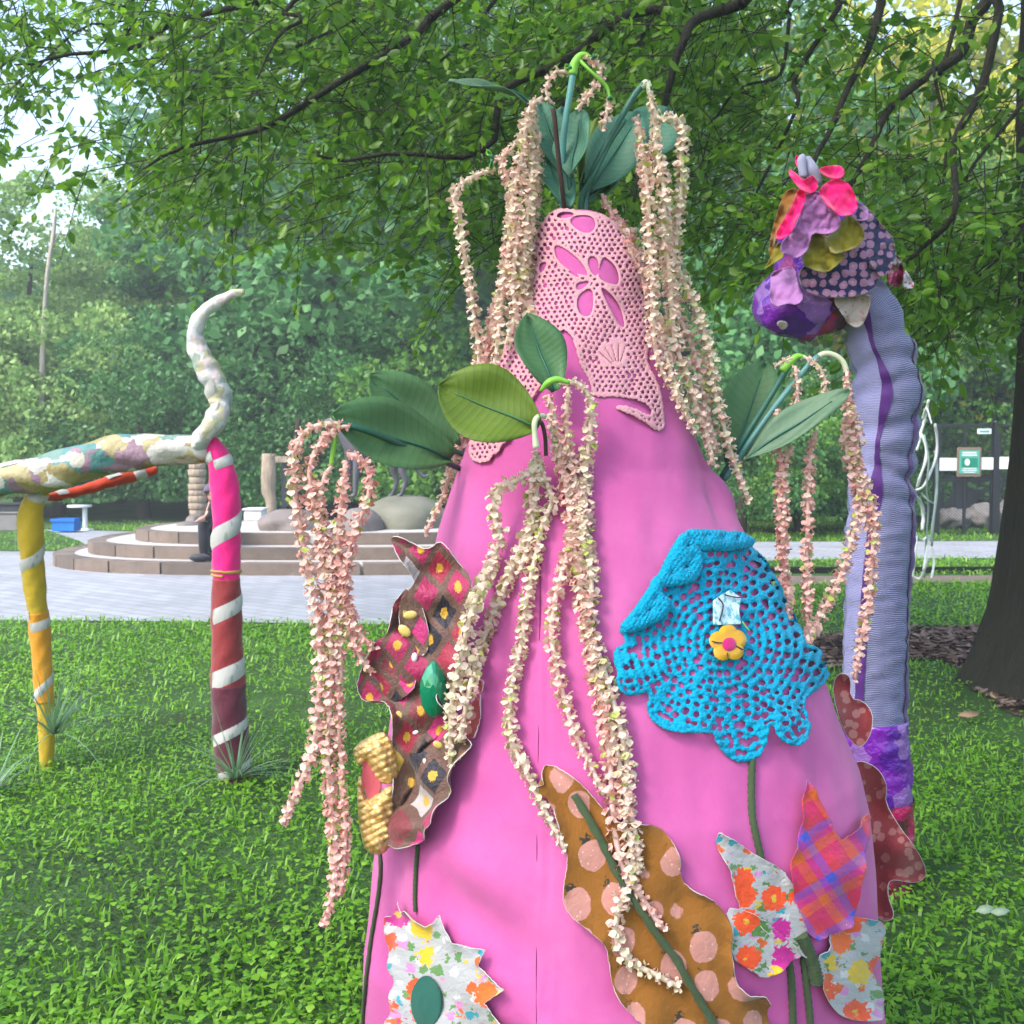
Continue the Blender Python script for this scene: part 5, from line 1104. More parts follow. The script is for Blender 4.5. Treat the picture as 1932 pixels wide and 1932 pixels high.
def petal(name, pts, mat, layer, label=None, amp=.012, sm=2, plane=None, curl=.018, uvs=60., rim=None):
    poly = hp_(pts); ff, bb = polyf(poly, sm)
    def pl_(u, v, f):
        y = (plane or dome)(u, v) - layer - amp * (1 + float(nz(u, v, .085, int(poly[0][0])))) * .6 - amp * .9 * abs(noise.noise(Vector((u * .05 + v * .02, v * .035, poly[0][0] * .1)))) - amp * .3 * noise.noise(Vector((u * .13, v * .11, poly[0][1] * .1))) - curl * math.exp(-max(f, 0) / 5.) * (1 + float(nz(u, v, .2, 4)))
        return P(u, v, y)
    o = sheet(name, ff, bb, 2.0, pl_, [mat, rim or mat], pc, .0025, uvs, 1)
    if label: o['label'] = label
    return o
M['felt_pink'] = fabric('hot_pink_felt', (.86, .0, .17), .1, .9, 900, .4, .4)
M['felt_olive'] = fabric('olive_felt', (.24, .20, .008), .2, .9, 700, .4, .4)
M['felt_mustard'] = fabric('mustard_felt', (.26, .10, .006), .2, .9, 700, .4, .4)
M['lilac'] = fabric('lilac_cloth', (.43, .175, .46), .25, .7, 500, .3, .7, .3, 30)
M['grey_cloth'] = fabric('grey_lavender_cloth', (.36, .36, .52), .2, .6)
petal('head_cloth', [(1450, 1180), (1520, 1080), (1600, 1250), (1550, 1450), (1400, 1380)], M['red_foil'], -.02)
petal('head_cloth', [(1590, 1250), (1620, 1280), (1705, 1430), (1560, 1445)], M['whitefloral'], -.03, None, .01, 1)
petal('head_cloth', [(940, 1480), (1275, 1470), (1250, 1640), (1200, 1770), (1130, 1825), (1050, 1780), (990, 1690), (900, 1560)], M['beigefloral'], .02, None, .012, 1, lambda u, v: YP - .13)
petal('head_cloth', [(1080, 560), (1180, 620), (1300, 740), (1430, 880), (1505, 1010), (1490, 1200), (1400, 1290), (1330, 1340), (1290, 1450), (1150, 1512), (980, 1525), (800, 1520), (640, 1475), (580, 1390), (565, 1260), (700, 1150), (900, 1000), (1000, 800)], M['navyfloral'], .005, 'navy cloth printed with mauve blossoms', .016, 2, None, .012, 100., M['felt_olive'])
petal('head_cloth', [(1225, 1150), (1330, 1130), (1480, 1180), (1440, 1270), (1370, 1335), (1290, 1250)], M['navyfloral'], .035, None, .008, 1, None, .008, 100.)
petal('head_petal', [(1060, 620), (1150, 600), (1240, 660), (1250, 780), (1140, 790), (1060, 740)], M['lilac'], .014)
petal('head_petal', [(540, 450), (430, 500), (375, 650), (330, 800), (300, 920), (275, 1080), (295, 1140), (345, 1010), (360, 900), (500, 640), (560, 520)], M['felt_mustard'], .015, 'mustard felt petal at the left')
petal('head_petal', [(380, 960), (420, 1040), (440, 1130), (340, 1190), (232, 1255), (265, 1190), (300, 1120)], M['felt_olive'], .03, None, .012, 1)
petal('head_petal', [(690, 880), (830, 890), (870, 1060), (1035, 1090), (965, 1200), (830, 1295), (690, 1255), (585, 1170), (640, 1050)], M['felt_olive'], .038, 'lower olive felt petal', .02, 1)
petal('head_petal', [(1060, 720), (1180, 825), (1215, 920), (1150, 1035), (1010, 1085), (885, 1112), (850, 1010), (825, 945), (940, 860), (985, 760)], M['felt_olive'], .048, 'upper olive felt petal', .02, 1)
petal('head_petal', [(600, 540), (760, 470), (840, 620), (985, 750), (965, 850), (900, 900), (820, 915), (695, 900), (680, 1000), (640, 1090), (540, 1155), (470, 1110), (400, 1090), (388, 1020), (430, 950), (540, 850), (600, 640)], M['lilac'], .060, 'crumpled lilac cloth petal', .026, 1)
petal('head_petal', [(560, 470), (655, 460), (640, 560), (600, 680), (560, 760), (520, 860), (490, 910), (390, 975), (338, 940), (370, 850), (480, 680), (530, 560)], M['felt_pink'], .118, 'long narrow hot pink petal', .008, 2)
petal('head_petal', [(765, 470), (880, 375), (1000, 385), (1080, 450), (1135, 590), (1135, 680), (1050, 745), (930, 725), (830, 625), (770, 530)], M['felt_pink'], .115, 'round hot pink petal', .012, 2)
petal('head_petal', [(755, 285), (830, 248), (960, 250), (1010, 280), (1010, 345), (960, 382), (860, 372), (800, 340)], M['felt_pink'], .125, None, .014, 1)
petal('head_petal', [(465, 290), (500, 290), (560, 335), (610, 385), (650, 370), (700, 325), (775, 440), (700, 525), (600, 500), (540, 430), (480, 350)], M['felt_pink'], .130, None, .022, 1)
petal('head_petal', [(525, 155), (575, 155), (585, 240), (575, 300), (545, 250)], M['felt_pink'], .070, None, .01, 1)
petal('ball_cloth', [(290, 1290), (420, 1230), (540, 1230), (560, 1400), (625, 1520), (560, 1600), (450, 1580), (335, 1630), (275, 1500), (300, 1400)], M['lilac'], .03, None, .012, 1, lambda u, v: YP - .02 - .15 * math.sqrt(max(.05, 1 - ((u - 1505) / 82) ** 2 - ((v - 572) / 66) ** 2)))
petal('ball_cloth', [(345, 1770), (390, 1740), (460, 1760), (465, 1810), (400, 1835)], M['beigefloral'], .012, None, .004, 1, lambda u, v: YP - .02 - .15 * math.sqrt(max(.05, 1 - ((u - 1505) / 82) ** 2 - ((v - 572) / 66) ** 2)))
obj('crest', tube([P(1516, 334, YP - .26), P(1514, 318, YP - .26), P(1513, 300, YP - .26), P(1517, 293, YP - .26)], [.012, .013, .014, .008], 12, 10), M['grey_cloth'], pc)
obj('crest', tube([P(1522, 298, YP - .24), P(1532, 320, YP - .25), P(1546, 345, YP - .25)], [.012, .020, .010], 12, 10), M['grey_cloth'], pc)
obj('crest', tube([P(1527, 300, YP - .22), P(1537, 325, YP - .23), P(1546, 340, YP - .24)], [.006, .014, .010], 12, 10), M['purple'], pc)

# ------------------------------------------------------------------ white vine sculpture beside it
M['white_vine'] = fabric('white_painted_vine', (.66, .70, .68), .25, .55, 60, 0, .5)
M['grey_vine'] = fabric('grey_green_vine', (.26, .34, .32), .3, .6, 60, 0, .5)
YV = 12.6
vs_ = thing('vine_sculpture', 'tangle of white bent vines standing behind the lavender neck', 'sculpture', (P(1735, 1090, YV).x, YV, 0))
for k, (pts, r1) in enumerate([([(1752, 755), (1746, 785), (1738, 815), (1730, 850)], 5), ([(1736, 815), (1747, 840), (1746, 870), (1736, 900), (1730, 920)], 5), ([(1728, 925), (1742, 918), (1756, 890), (1766, 862), (1768, 830), (1764, 800)], 4.5), ([(1728, 936), (1738, 950), (1742, 975), (1740, 1000)], 6),
                              ([(1764, 850), (1768, 890), (1766, 940), (1760, 990), (1758, 1030)], 5), ([(1738, 930), (1752, 945), (1762, 950)], 3.5), ([(1726, 1005), (1740, 1020), (1752, 1010), (1748, 1040), (1742, 1075)], 4), ([(1716, 1085), (1735, 1092), (1745, 1072), (1752, 1050)], 4.5), ([(1730, 1010), (1726, 1050), (1722, 1090)], 4), ([(1758, 800), (1748, 770), (1740, 790)], 3), ([(1758, 1030), (1762, 1062), (1757, 1092)], 4), ([(1744, 820), (1752, 870), (1748, 920), (1752, 960), (1748, 1010), (1744, 1090)], 3.2)]):
    obj('vine', tube([P(u, v, YV + .1 * math.sin(k * 2 + i)) for i, (u, v) in enumerate(pts)], r1 / FV * YV * .55, 24, 7, bump=lambda s, a: .15 * math.sin(a * 2 + s * 20)), M['grey_vine'] if k in (4, 5, 11) else M['white_vine'], vs_)

# ------------------------------------------------------------------ gate, sign, edging at the right
M['black_metal'] = fabric('black_metal', (.010, .012, .016), .2, .35, 60, 0, .1, .5)
M['white_paint'] = fabric('white_painted_board', (.72, .75, .78), .1, .5, 60, 0, .1, .4)
M['sign_green'] = fabric('sign_green', (.0, .20, .12), .1, .5); M['sign_pale'] = fabric('sign_pale_green', (.08, .34, .26), .1, .5)
M['wood_frame'] = fabric('brown_sign_frame', (.22, .15, .11), .2)
YG = 20.3
gt = thing('gate', 'black metal gate with a white band beyond the path', 'gate', (P(1820, 1010, YG).x, YG, 0))
def gbox(name, u0, v0, u1, v1, mat, dep=.05, dy=0., parent=None, bev=.004):
    a, b = P(u0, v0, YG), P(u1, v1, YG); return obj(name, box(a.x, b.x, YG - dep / 2 + dy, YG + dep / 2 + dy, b.z, a.z, bev), M[mat], parent or gt)
for u in (1767, 1990): gbox('post', u - 4, 799, u + 4, 1014, 'black_metal', .07)
gbox('post', 1874, 799, 1883, 1016, 'black_metal', .09); ball(P(1878.5, 797, YG), .045, .04, .045, 'post_cap', M['black_metal'], gt, 0)
for v, h_ in ((803, 5.5), (907, 4), (1010, 5)):
    gbox('rail', 1771.5, v - h_ / 2, 1873.5, v + h_ / 2, 'black_metal', .04); gbox('rail', 1883.5, v - h_ / 2, 1986.5, v + h_ / 2, 'black_metal', .04)
gbox('bar', 1817, 806.5, 1821, 904.5, 'black_metal', .025); gbox('bar', 1817, 909.5, 1821, 1007, 'black_metal', .025); gbox('bar', 1870, 806, 1872, 1007, 'black_metal', .02); gbox('rail', 1771.5, 817, 1817, 818.5, 'black_metal', .02)
gbox('white_band', 1771.5, 864, 1804, 888, 'white_paint', .02, -.04); gbox('white_band', 1846, 863, 1872, 886, 'white_paint', .02, -.04); gbox('white_band', 1884, 862, 1986, 885, 'white_paint', .02, -.04)
def wires():
    a, b = P(1770, 805, YG), P(1986, 1009, YG); V, F = [], []; st = .055; r_w = .0030; H = a.z - b.z; W = b.x - a.x
    for sgn in (1, -1):
        for k in np.arange(-H, W, st):
            x0, x1 = max(0, k), min(W, k + H)
            if x1 - x0 < .02: continue
            z0, z1 = (x0 - k), (x1 - k)
            if sgn < 0: z0, z1 = H - z0, H - z1
            o = len(V); V += [(a.x + x0, YG + .02, b.z + z0 - r_w), (a.x + x0, YG + .02, b.z + z0 + r_w * 2), (a.x + x1, YG + .02, b.z + z1 + r_w * 2), (a.x + x1, YG + .02, b.z + z1 - r_w)]; F.append([o, o + 1, o + 2, o + 3])
    o = obj('wire_netting', mesh('wire_netting', V, F, smooth=False), M['black_metal'], gt); o['kind'] = 'stuff'; solid(o, .003)
wires()
sg = thing('sign', 'small green and white notice sign hung on the gate', 'sign', P(1825, 897, YG - .08))
gbox('sign_board', 1803, 844, 1847, 899, 'wood_frame', .02, -.075, sg); gbox('sign_panel', 1806, 849, 1844, 894, 'sign_pale', .008, -.092, sg); gbox('sign_field', 1810, 864, 1840, 881, 'sign_green', .004, -.101, sg, .001)
e_ = P(1825, 872, YG - .106); me = mesh('emblem', [(e_.x + .045 * math.cos(a), e_.y - d, e_.z + .06 * math.sin(a)) for d in (0, .006) for a in np.linspace(0, 2 * math.pi, 16, endpoint=False)], [[j, (j + 1) % 16, 16 + (j + 1) % 16, 16 + j] for j in range(16)] + [list(range(16, 32))], smooth=False)
obj('sign_emblem', me, M['white_paint'], sg)
for k, (u0, v0, u1, v1) in enumerate([(1812, 853, 1838, 855.5), (1811, 857.5, 1839, 860), (1812, 883, 1838, 884.6), (1811, 886.5, 1839, 888), (1814, 890, 1836, 891.4)]):
    gbox('sign_line', u0, v0, u1, v1, 'white_paint', .004, -.1, sg, .0008)
tg = thing('tag_plate', 'tiny white plate at the top of the gate', 'sign', P(1855, 820, YG - .05)); gbox('plate', 1842, 809, 1868, 819, 'white_paint', .015, -.05, tg); gbox('plate_face', 1846, 812, 1864, 816, 'sign_pale', .004, -.06, tg, .001)
M['dark_wall'] = fabric('dark_board_fence', (.035, .04, .045), .3, .8, 30, 0, .4); M['pale_rock'] = fabric('pale_rock', (.24, .225, .225), .35, .85, 20, 0, .7, .3, 4)
bw = thing('board_fence', 'dark board fence behind the gate', 'fence', (P(1830, 1000, 23.5).x, 23.5, 0))
x = P(1690, 900, 23.5).x
while x < P(2100, 900, 23.5).x:
    obj('board', box(x, x + .235, 23.5, 23.53 + random.uniform(0, .01), 0, .98 + random.uniform(-.02, .02), .004), M['dark_wall'], bw); x += .245
for k, (u, w_, h_, lb) in enumerate([(1795, 60, 36, 'pale rock behind the left half of the gate'), (1850, 62, 44, 'pale rock behind the right half of the gate'), (1905, 50, 52, 'pale rock between the gate and the big trunk')]):
    c = P(u, 1010, 22.3); c.z = h_ / FV * 22 * .42; tag(ball(c, w_ / FV * 11.5, h_ / FV * 22 * .62, .5, 'rock', M['pale_rock'], None, .16, 10 + k), lb, 'rock', 'pale rocks behind the gate')
M['edging'] = fabric('black_edging', (.012, .014, .012), .3, .7, 40, 0, .3)
a, b = G(1330, 1082), G(2400, 1079)
ed = tag(obj('garden_edging', box(0, (b - a).length, -.03, .03, -.02, .075, .01), M['edging']), 'low black garden edging beside the path', 'edging'); ed.location = (a.x, a.y, 0); ed.rotation_euler.z = math.atan2(b.y - a.y, b.x - a.x)

# ------------------------------------------------------------------ round steps with boulders, bronze dog, posts
def stone(name, c1, c2, sc=5.):
    t = NT(name); o = t.n('ShaderNodeNewGeometry').outputs['Position']; r_ = t.n('ShaderNodeNewGeometry').outputs['Random Per Island']
    c = t.mix(t.noise(o, sc, 5), c1, c2); return t.pbr(c, .7, t.bump(t.noise(o, sc * 4, 4), .5, .02), spec=.4)
M['step'] = stone('step_stone', (.11, .083, .07), (.225, .175, .145)); M['step_b'] = stone('step_stone_dark', (.08, .062, .054), (.165, .13, .11)); M['step_top'] = stone('step_tread', (.38, .36, .35), (.50, .48, .47))
M['boulder'] = stone('boulder_stone', (.10, .085, .08), (.25, .21, .20), 3.); M['boulder_green'] = stone('mossy_rock', (.09, .10, .07), (.22, .21, .17), 3.)
M['bronze'] = fabric('dark_bronze', (.09, .085, .11), .4, .5, 60, 0, .3, .5)
PXC = -2.55; PYC = 16.1
pod = thing('stone_steps', 'three curved stone steps in front of the bronze dog', 'steps', (PXC, PYC, 0))
def sup(a, rx, ry, e=2.7):
    c, s = math.cos(a), math.sin(a); return PXC + rx * math.copysign(abs(c) ** (2 / e), c), PYC + ry * math.copysign(abs(s) ** (2 / e), s)
for k, (rx, ry, z0, z1, nb_) in enumerate([(3.62, 2.42, 0, .145, 26), (3.22, 1.95, .145, .29, 24), (2.62, 1.45, .29, .435, 20)]):
    V, F = [], []; n = 96
    for z, sc in ((z0, .97), (z1 - .025, .97), (z1, .965)):
        for j in range(n): x, y = sup(2 * math.pi * j / n, rx * sc, ry * sc); V.append((x, y, z))
    for q in (0, 1):
        for j in range(n): F.append([q * n + j, q * n + (j + 1) % n, (q + 1) * n + (j + 1) % n, (q + 1) * n + j])
    F.append([2 * n + j for j in range(n)])
    st = obj('step', mesh('step', V, F, smooth=False), M['step_top'], pod)
    for b_ in range(nb_):
        a0, a1 = 2 * math.pi * (b_ + .02) / nb_, 2 * math.pi * (b_ + .98) / nb_; m = 5; V = []; pr = random.uniform(0, .008)
        for z in (z0 + .004, z1 + .004):
            for j in range(m): x, y = sup(a0 + (a1 - a0) * j / (m - 1), rx + pr, ry + pr); V.append((x, y, z))
            for j in range(m): x, y = sup(a0 + (a1 - a0) * j / (m - 1), rx * .93, ry * .91); V.append((x, y, z))
        F = [[j, j + 1, 2 * m + j + 1, 2 * m + j] for j in range(m - 1)] + [[2 * m + j, 2 * m + j + 1, 3 * m + j + 1, 3 * m + j] for j in range(m - 1)] + [[0, 2 * m, 3 * m, m], [m - 1, 2 * m - 1, 4 * m - 1, 3 * m - 1]]
        o = obj('stone_block', mesh('stone_block', V, F, smooth=False), M['step'] if (b_ * 7 + k) % 3 else M['step_b'], st)
def rock(u0, u1, v0, v1, Y, mat, label, seed, dy=.5):
    c = P((u0 + u1) / 2, v1, Y); z1 = P((u0 + u1) / 2, v0, Y).z; z0 = max(0, P((u0 + u1) / 2, v1, Y).z)
    V, F = [], []; nu, nv = 28, 14; rx = (u1 - u0) / 2 / FV * Y
    for i in range(nv + 1):
        f = math.pi / 2 * i / nv * 1.05
        for j in range(nu):
            a = 2 * math.pi * j / nu; d = Vector((math.sin(f) ** .7 * math.cos(a), math.sin(f) ** .7 * math.sin(a), math.cos(f) ** .8 if math.cos(f) > 0 else -.05)); k = 1 + .22 * noise.noise(d * 1.6 + Vector((seed * 3.7, 0, 0))) + .07 * noise.noise(d * 5 + Vector((seed, 0, 0)))
            V.append((c.x + rx * d.x * k, Y + dy * d.y * k, z0 - .02 + (z1 - z0 + .02) * d.z * (.85 + .15 * k)))
    F = [[i * nu + j, (i + 1) * nu + j, (i + 1) * nu + (j + 1) % nu, i * nu + (j + 1) % nu] for i in range(nv) for j in range(nu)]
    return tag(obj('boulder', mesh('boulder', V, F), M[mat]), label, 'boulder', 'boulders on the steps')
rock(676, 850, 936, 1004, 16.2, 'boulder_green', 'wide flat-topped mossy rock under the bronze dog', 1, .8)
rock(486, 604, 961, 1006, 15.6, 'boulder', 'low rounded boulder left of the hanging flower strings', 2, .5)
rock(640, 722, 958, 1004, 15.4, 'boulder', 'rounded boulder in front of the dog rock', 3, .4)
rock(328, 386, 983, 1004, 16.4, 'boulder', 'low pale boulder behind the seated person', 4, .3)
rock(352, 386, 970, 986, 17.4, 'boulder', 'small boulder at the foot of the segmented post', 5, .25)
def skin_mesh(name, verts, edges, radii, mat, parent, sub=2, root=0):
    me = bpy.data.meshes.new(name); me.from_pydata([tuple(v) for v in verts], edges, []); o = bpy.data.objects.new(name, me); COL.objects.link(o)
    m = o.modifiers.new('skin', 'SKIN'); m.use_smooth_shade = True
    for i, r in enumerate(radii): me.skin_vertices[0].data[i].radius = (r, r) if not hasattr(r, '__len__') else r
    me.skin_vertices[0].data[root].use_root = True
    s = o.modifiers.new('sub', 'SUBSURF'); s.levels = sub; s.render_levels = sub
    dg = bpy.context.evaluated_depsgraph_get(); me2 = bpy.data.meshes.new_from_object(o.evaluated_get(dg)); bpy.data.objects.remove(o); me2.name = name
    me2.polygons.foreach_set('use_smooth', np.ones(len(me2.polygons), bool))
    return obj(name, me2, mat, parent)
# bronze dog, head to the left
YD = 16.2
dgt = thing('dog_statue', 'dark bronze dog statue standing on the mossy rock', 'statue', P(720, 938, YD))
def D(u, v, dy=0.): return P(u, v, YD + dy)
dv = [D(760, 846), D(725, 850), D(690, 846), D(664, 834), D(650, 808), D(640, 790), D(620, 797), D(608, 801),
      D(764, 862, -.1), D(758, 890, -.11), D(766, 908, -.11), D(757, 934, -.11), D(748, 937, -.11),
      D(752, 862, .1), D(742, 890, .11), D(750, 908, .11), D(740, 934, .11), D(732, 937, .11),
      D(676, 866, -.1), D(672, 895, -.11), D(670, 934, -.11), D(661, 937, -.11), D(662, 866, .1), D(656, 895, .11), D(652, 934, .11), D(643, 937, .11),
      D(778, 868), D(788, 890), D(800, 900), D(810, 896), D(646, 776, -.05), D(642, 764, -.05), D(646, 776, .05), D(642, 764, .05)]
de = [(0, 1), (1, 2), (2, 3), (3, 4), (4, 5), (5, 6), (6, 7), (0, 8), (8, 9), (9, 10), (10, 11), (11, 12), (0, 13), (13, 14), (14, 15), (15, 16), (16, 17), (3, 18), (18, 19), (19, 20), (20, 21), (3, 22), (22, 23), (23, 24), (24, 25), (0, 26), (26, 27), (27, 28), (28, 29), (5, 30), (30, 31), (5, 32), (32, 33)]
dr = [.15, .145, .17, .17, .12, .105, .065, .045, .10, .055, .038, .032, .03, .10, .055, .038, .032, .03, .08, .05, .035, .035, .08, .05, .035, .035, .035, .03, .028, .014, .03, .01, .03, .01]
skin_mesh('dog_body', dv, de, dr, M['bronze'], dgt, 2, 1)
for sgn in (-1, 1):
    pass
# wooden posts behind
M['wood'] = bark('weathered_wood', (.26, .20, .15), (.46, .38, .30))
p1 = thing('wooden_post', 'segmented pale wooden post behind the seated person', 'post', (P(372, 980, 18.4).x, 18.4, 0))
z = 0.
while z < 1.30:
    h_ = random.uniform(.09, .13); rr = .135 + random.uniform(-.008, .01)
    c = P(372, 900, 18.4); V = [(c.x + rr * f * math.cos(a), 18.4 + rr * f * math.sin(a), z + q) for q, f in ((0, .92), (.012, 1), (h_ - .02, 1.02), (h_ - .006, .93)) for a in np.linspace(0, 2 * math.pi, 16, endpoint=False)]
    F = [[k * 16 + j, k * 16 + (j + 1) % 16, (k + 1) * 16 + (j + 1) % 16, (k + 1) * 16 + j] for k in range(3) for j in range(16)] + [[48 + j for j in range(16)]]
    obj('segment', mesh('segment', V, F), M['wood'], p1); z += h_
p2 = thing('wooden_post', 'knotty wooden post with a short crossbar', 'post', (P(507, 975, 18.6).x, 18.6, 0))
obj('post', tube([P(508, 1000, 18.6), P(512, 950, 18.6), P(506, 920, 18.6), P(507, 890, 18.6), P(508, 856, 18.6)], [.08, .085, .115, .12, .11], 30, 12, bump=lambda s, a: .10 * math.sin(3 * a + 14 * s) + .06 * math.sin(7 * a - 25 * s)), M['wood'], p2)
a, b = P(520, 861, 18.6), P(552, 873, 18.6); obj('crossbar', box(a.x - .06, b.x, 18.55, 18.66, b.z, a.z, .01), M['wood'], p2)
a, b = P(531, 874, 18.75), P(540, 965, 18.75); obj('back_post', box(a.x, b.x, 18.72, 18.80, 0, a.z, .006), M['bronze'], p2)
for k, (u0, v0, u1, v1, Y, mt, nm, lb) in enumerate([(465, 962, 499, 985, 18.0, 'white_paint', 'planter_box', 'white planter box beside the knotty post'), (5, 968, 42, 1000, 21.5, 'pale_rock', 'stone_block', 'grey stone block at the far left edge'), (-4, 952, 46, 968, 21.6, 'dark_wall', 'bench_slab', 'dark slab on the stone block at far left')]):
    a, b = P(u0, v0, Y), P(u1, v1, Y); r = thing(nm, lb, nm.split('_')[-1], ((a.x + b.x) / 2, Y, 0)); z0 = max(.0, b.z) if k != 1 else 0.
    obj('body', box(a.x, b.x, Y - .2, Y + .2, z0, a.z, .02), M[mt], r); obj('rim', box(a.x - .02, b.x + .02, Y - .22, Y + .22, a.z + .002, a.z + .03, .006), M[mt], r)
M['blue_plastic'] = fabric('blue_plastic', (.0, .16, .62), .1, .4, 60, 0, .1, .5)
a, b = P(104, 978, 21.0), P(146, 997, 21.0); bc = thing('blue_crate', 'bright blue crate left of the grass strip behind the plaza', 'crate', ((a.x + b.x) / 2, 21, 0))
for nm, q in (('side', (a.x, b.x, 20.84, 20.86)), ('side', (a.x, b.x, 21.16, 21.18)), ('end', (a.x, a.x + .02, 20.862, 21.158)), ('end', (b.x - .02, b.x, 20.862, 21.158))): obj(nm, box(*q, .03, a.z, .004), M['blue_plastic'], bc)
obj('bottom', box(a.x + .021, b.x - .021, 20.862, 21.158, .03, .05), M['blue_plastic'], bc); obj('rim', box(a.x - .02, b.x + .02, 20.815, 20.838, a.z - .05, a.z + .002, .003), M['blue_plastic'], bc)
tb = thing('white_table', 'small white pedestal table under the body of the leggy sculpture', 'table', (P(152, 990, 21.6).x, 21.6, 0))
c = P(150, 957, 21.6); obj('table_top', tube([(c.x, 21.6, c.z), (c.x, 21.6, c.z + .04)], .22, 4, 20), M['white_paint'], tb); obj('pedestal', tube([(c.x + .1, 21.6, 0), (c.x + .1, 21.6, c.z - .002)], .045, 4, 10), M['white_paint'], tb); obj('foot', tube([(c.x + .1, 21.6, .0), (c.x + .1, 21.6, .03)], [.16, .14], 4, 16), M['white_paint'], tb)

# ------------------------------------------------------------------ person sitting on the steps, mostly behind the pink leg
YS = 13.95
M['black_cloth'] = fabric('black_clothes', (.008, .008, .014), .2, .8, 300, .2, .4); M['skin'] = fabric('skin', (.50, .28, .22), .1, .5, 60, 0, .1, .4); M['cap'] = fabric('purple_grey_cap', (.10, .075, .13), .2)
pe = thing('person', 'person in black clothes and a purple-grey cap sitting on the steps', 'person', P(410, 1062, YS))
def S(u, v, dy=0.): return P(u - 10, v, YS + dy)
pv = [S(428, 992, .78), S(430, 972, .70), S(420, 953, .45), S(415, 944, .36), S(413, 938, .32), S(412, 929, .28),
      S(420, 990, .62), S(394, 986, .18), S(394, 1020, .06), S(395, 1050, .04), S(384, 1057, -.06),
      S(436, 990, .80), S(408, 984, .40), S(407, 1020, .28), S(407, 1046, .24), S(398, 1054, .14),
      S(411, 955, .28), S(402, 977, .18), S(392, 979, .06), S(388, 980, .02), S(430, 955, .60), S(420, 976, .50), S(404, 977, .32), S(399, 978, .28)]
pe_e = [(0, 1), (1, 2), (2, 3), (3, 4), (4, 5), (0, 6), (6, 7), (7, 8), (8, 9), (9, 10), (0, 11), (11, 12), (12, 13), (13, 14), (14, 15), (2, 16), (16, 17), (17, 18), (18, 19), (2, 20), (20, 21), (21, 22), (22, 23)]
pr_ = [.16, .15, .15, .06, .08, .09, .10, .08, .07, .058, .04, .10, .08, .07, .058, .04, .068, .05, .034, .03, .068, .05, .034, .03]
for h0, hy in ((19, -.21), (23, .19)):
    b0 = pv[h0]
    for k in range(5):
        i0 = len(pv); off = Vector((-.012, (k - 2) * .016, -.004)); pv += [b0 + off + Vector((-.02, 0, -.006 - .004 * abs(k - 2))), b0 + off + Vector((-.055 + .008 * abs(k - 2), 0, -.03))]
        pe_e += [(h0, i0), (i0, i0 + 1)]; pr_ += [.010, .008]
pb = skin_mesh('body', pv, pe_e, pr_, [M['black_cloth'], M['skin']], pe, 2, 0)
for f in pb.data.polygons:
    c = f.center; 
    if c.z > S(0, 943, .36).z or (c.x < S(396, 980, .05).x and c.z > S(0, 984, .05).z): f.material_index = 1
hc = S(412, 927, .28); V, F = [], []
for i in range(9):
    f = math.pi / 2 * i / 8
    for j in range(18): a = 2 * math.pi * j / 18; V.append((hc.x + .103 * math.sin(f) * math.cos(a) * 1.05, hc.y + .10 * math.sin(f) * math.sin(a), hc.z + .005 + .10 * math.cos(f)))
F = [[i * 18 + j, (i + 1) * 18 + j, (i + 1) * 18 + (j + 1) % 18, i * 18 + (j + 1) % 18] for i in range(8) for j in range(18)]
cp_ = obj('cap', mesh('cap', V, F), M['cap'], pe); solid(cp_, .006, 1)
V = [(hc.x - .09 + .02 * abs(q) * 2 - d * .09 * (1 - q * q), hc.y + q * .075, hc.z + .008 - d * .012) for d in (0, 1) for q in np.linspace(-1, 1, 9)]
solid(obj('cap_peak', mesh('cap_peak', V, [[j, j + 1, 10 + j, 9 + j] for j in range(8)]), M['cap'], pe), .005)
for q in (-.045, .045):
    pass
for nm, dx, dz, rr in (('eye', -.098, -.012, .010), ('nose', -.112, -.03, .016), ('mouth', -.094, -.062, .014)):
    for sy in ((-.032, .032) if nm == 'eye' else (0,)):
        ball(Vector((hc.x + dx, hc.y + sy, hc.z + dz)), rr, rr * (.5 if nm == 'mouth' else 1), rr, nm, M['ink'] if nm == 'eye' else (M['skin'] if nm == 'nose' else M['coral']), pe, 0)
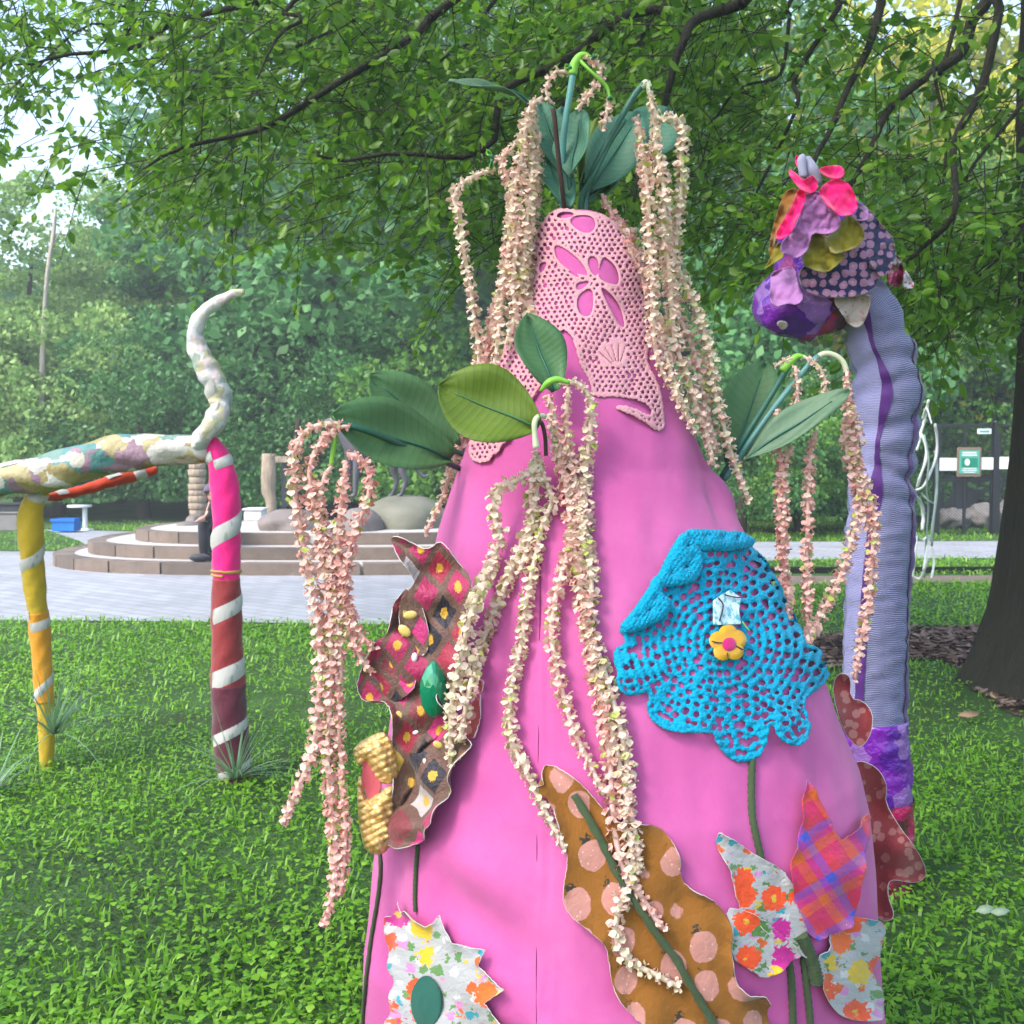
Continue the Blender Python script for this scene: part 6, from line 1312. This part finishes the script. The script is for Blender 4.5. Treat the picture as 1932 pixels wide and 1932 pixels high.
for sy in (-.092, .092): ball(Vector((hc.x, hc.y + sy, hc.z - .02)), .02, .03, .012, 'ear', M['skin'], pe, 0)
for dy, (u, v) in ((-.06, (389, 1061)), (.10, (401, 1058))): ball(Vector((S(u, v).x + .0, YS + dy, .150 + .05)), .13, .05, .055, 'shoe', M['ink'], pe, .02)

# ------------------------------------------------------------------ fallen leaves
M['dry_leaf'] = leafmat('fallen_leaf', [(.2, (.30, .18, .10)), (.8, (.42, .28, .18))], .7, .2, .3, 3.); M['pale_leaf'] = leafmat('pale_fallen_leaf', [(.2, (.22, .36, .20)), (.8, (.40, .50, .36))], .5, .2, .4, 3.)
for u, v, L, a, mt, lb in [(1828, 1366, .075, .3, 'dry_leaf', 'dry brown fallen leaf on the grass below the big trunk'), (1858, 1748, .032, .1, 'pale_leaf', 'pale green fallen leaf at the right of the lower lawn'), (1886, 1752, .03, -.2, 'pale_leaf', 'second pale leaf close to the right edge of the lower lawn'), (1500 * 1.25, 1330, .05, 1.2, 'dry_leaf', 'dry leaf beside the tree roots')]:
    c = G(u, v); V = []; prof = [(-1, 0, .02), (-.3, .45, .03), (.4, .4, .035), (1, 0, .03), (.4, -.4, .02), (-.3, -.45, .015)]
    for x, y, z in prof: V.append((c.x + L * (x * math.cos(a) - y * math.sin(a)), c.y + L * (x * math.sin(a) + y * math.cos(a)), z + .03))
    solid(tag(obj('fallen_leaf', mesh('fallen_leaf', V, [[0, 1, 2, 3], [0, 3, 4, 5]]), M[mt]), lb, 'leaf', 'fallen leaves'), .001)

# ------------------------------------------------------------------ thin evening haze in the air
t = NT('haze_air'); pv_ = t.n('ShaderNodeVolumePrincipled', {'Color': (.86, .93, 1.), 'Density': .0036, 'Anisotropy': .2}); t.t.links.new(pv_.outputs[0], t.out.inputs['Volume'])
hz = obj('haze', box(-60, 60, -12, 75, -1.2, 19.5), t.m, kind='stuff'); hz['label'] = 'thin bluish haze in the air'; hz['category'] = 'haze'
SC.cycles.volume_bounces = 0; SC.cycles.volume_step_rate = 4.
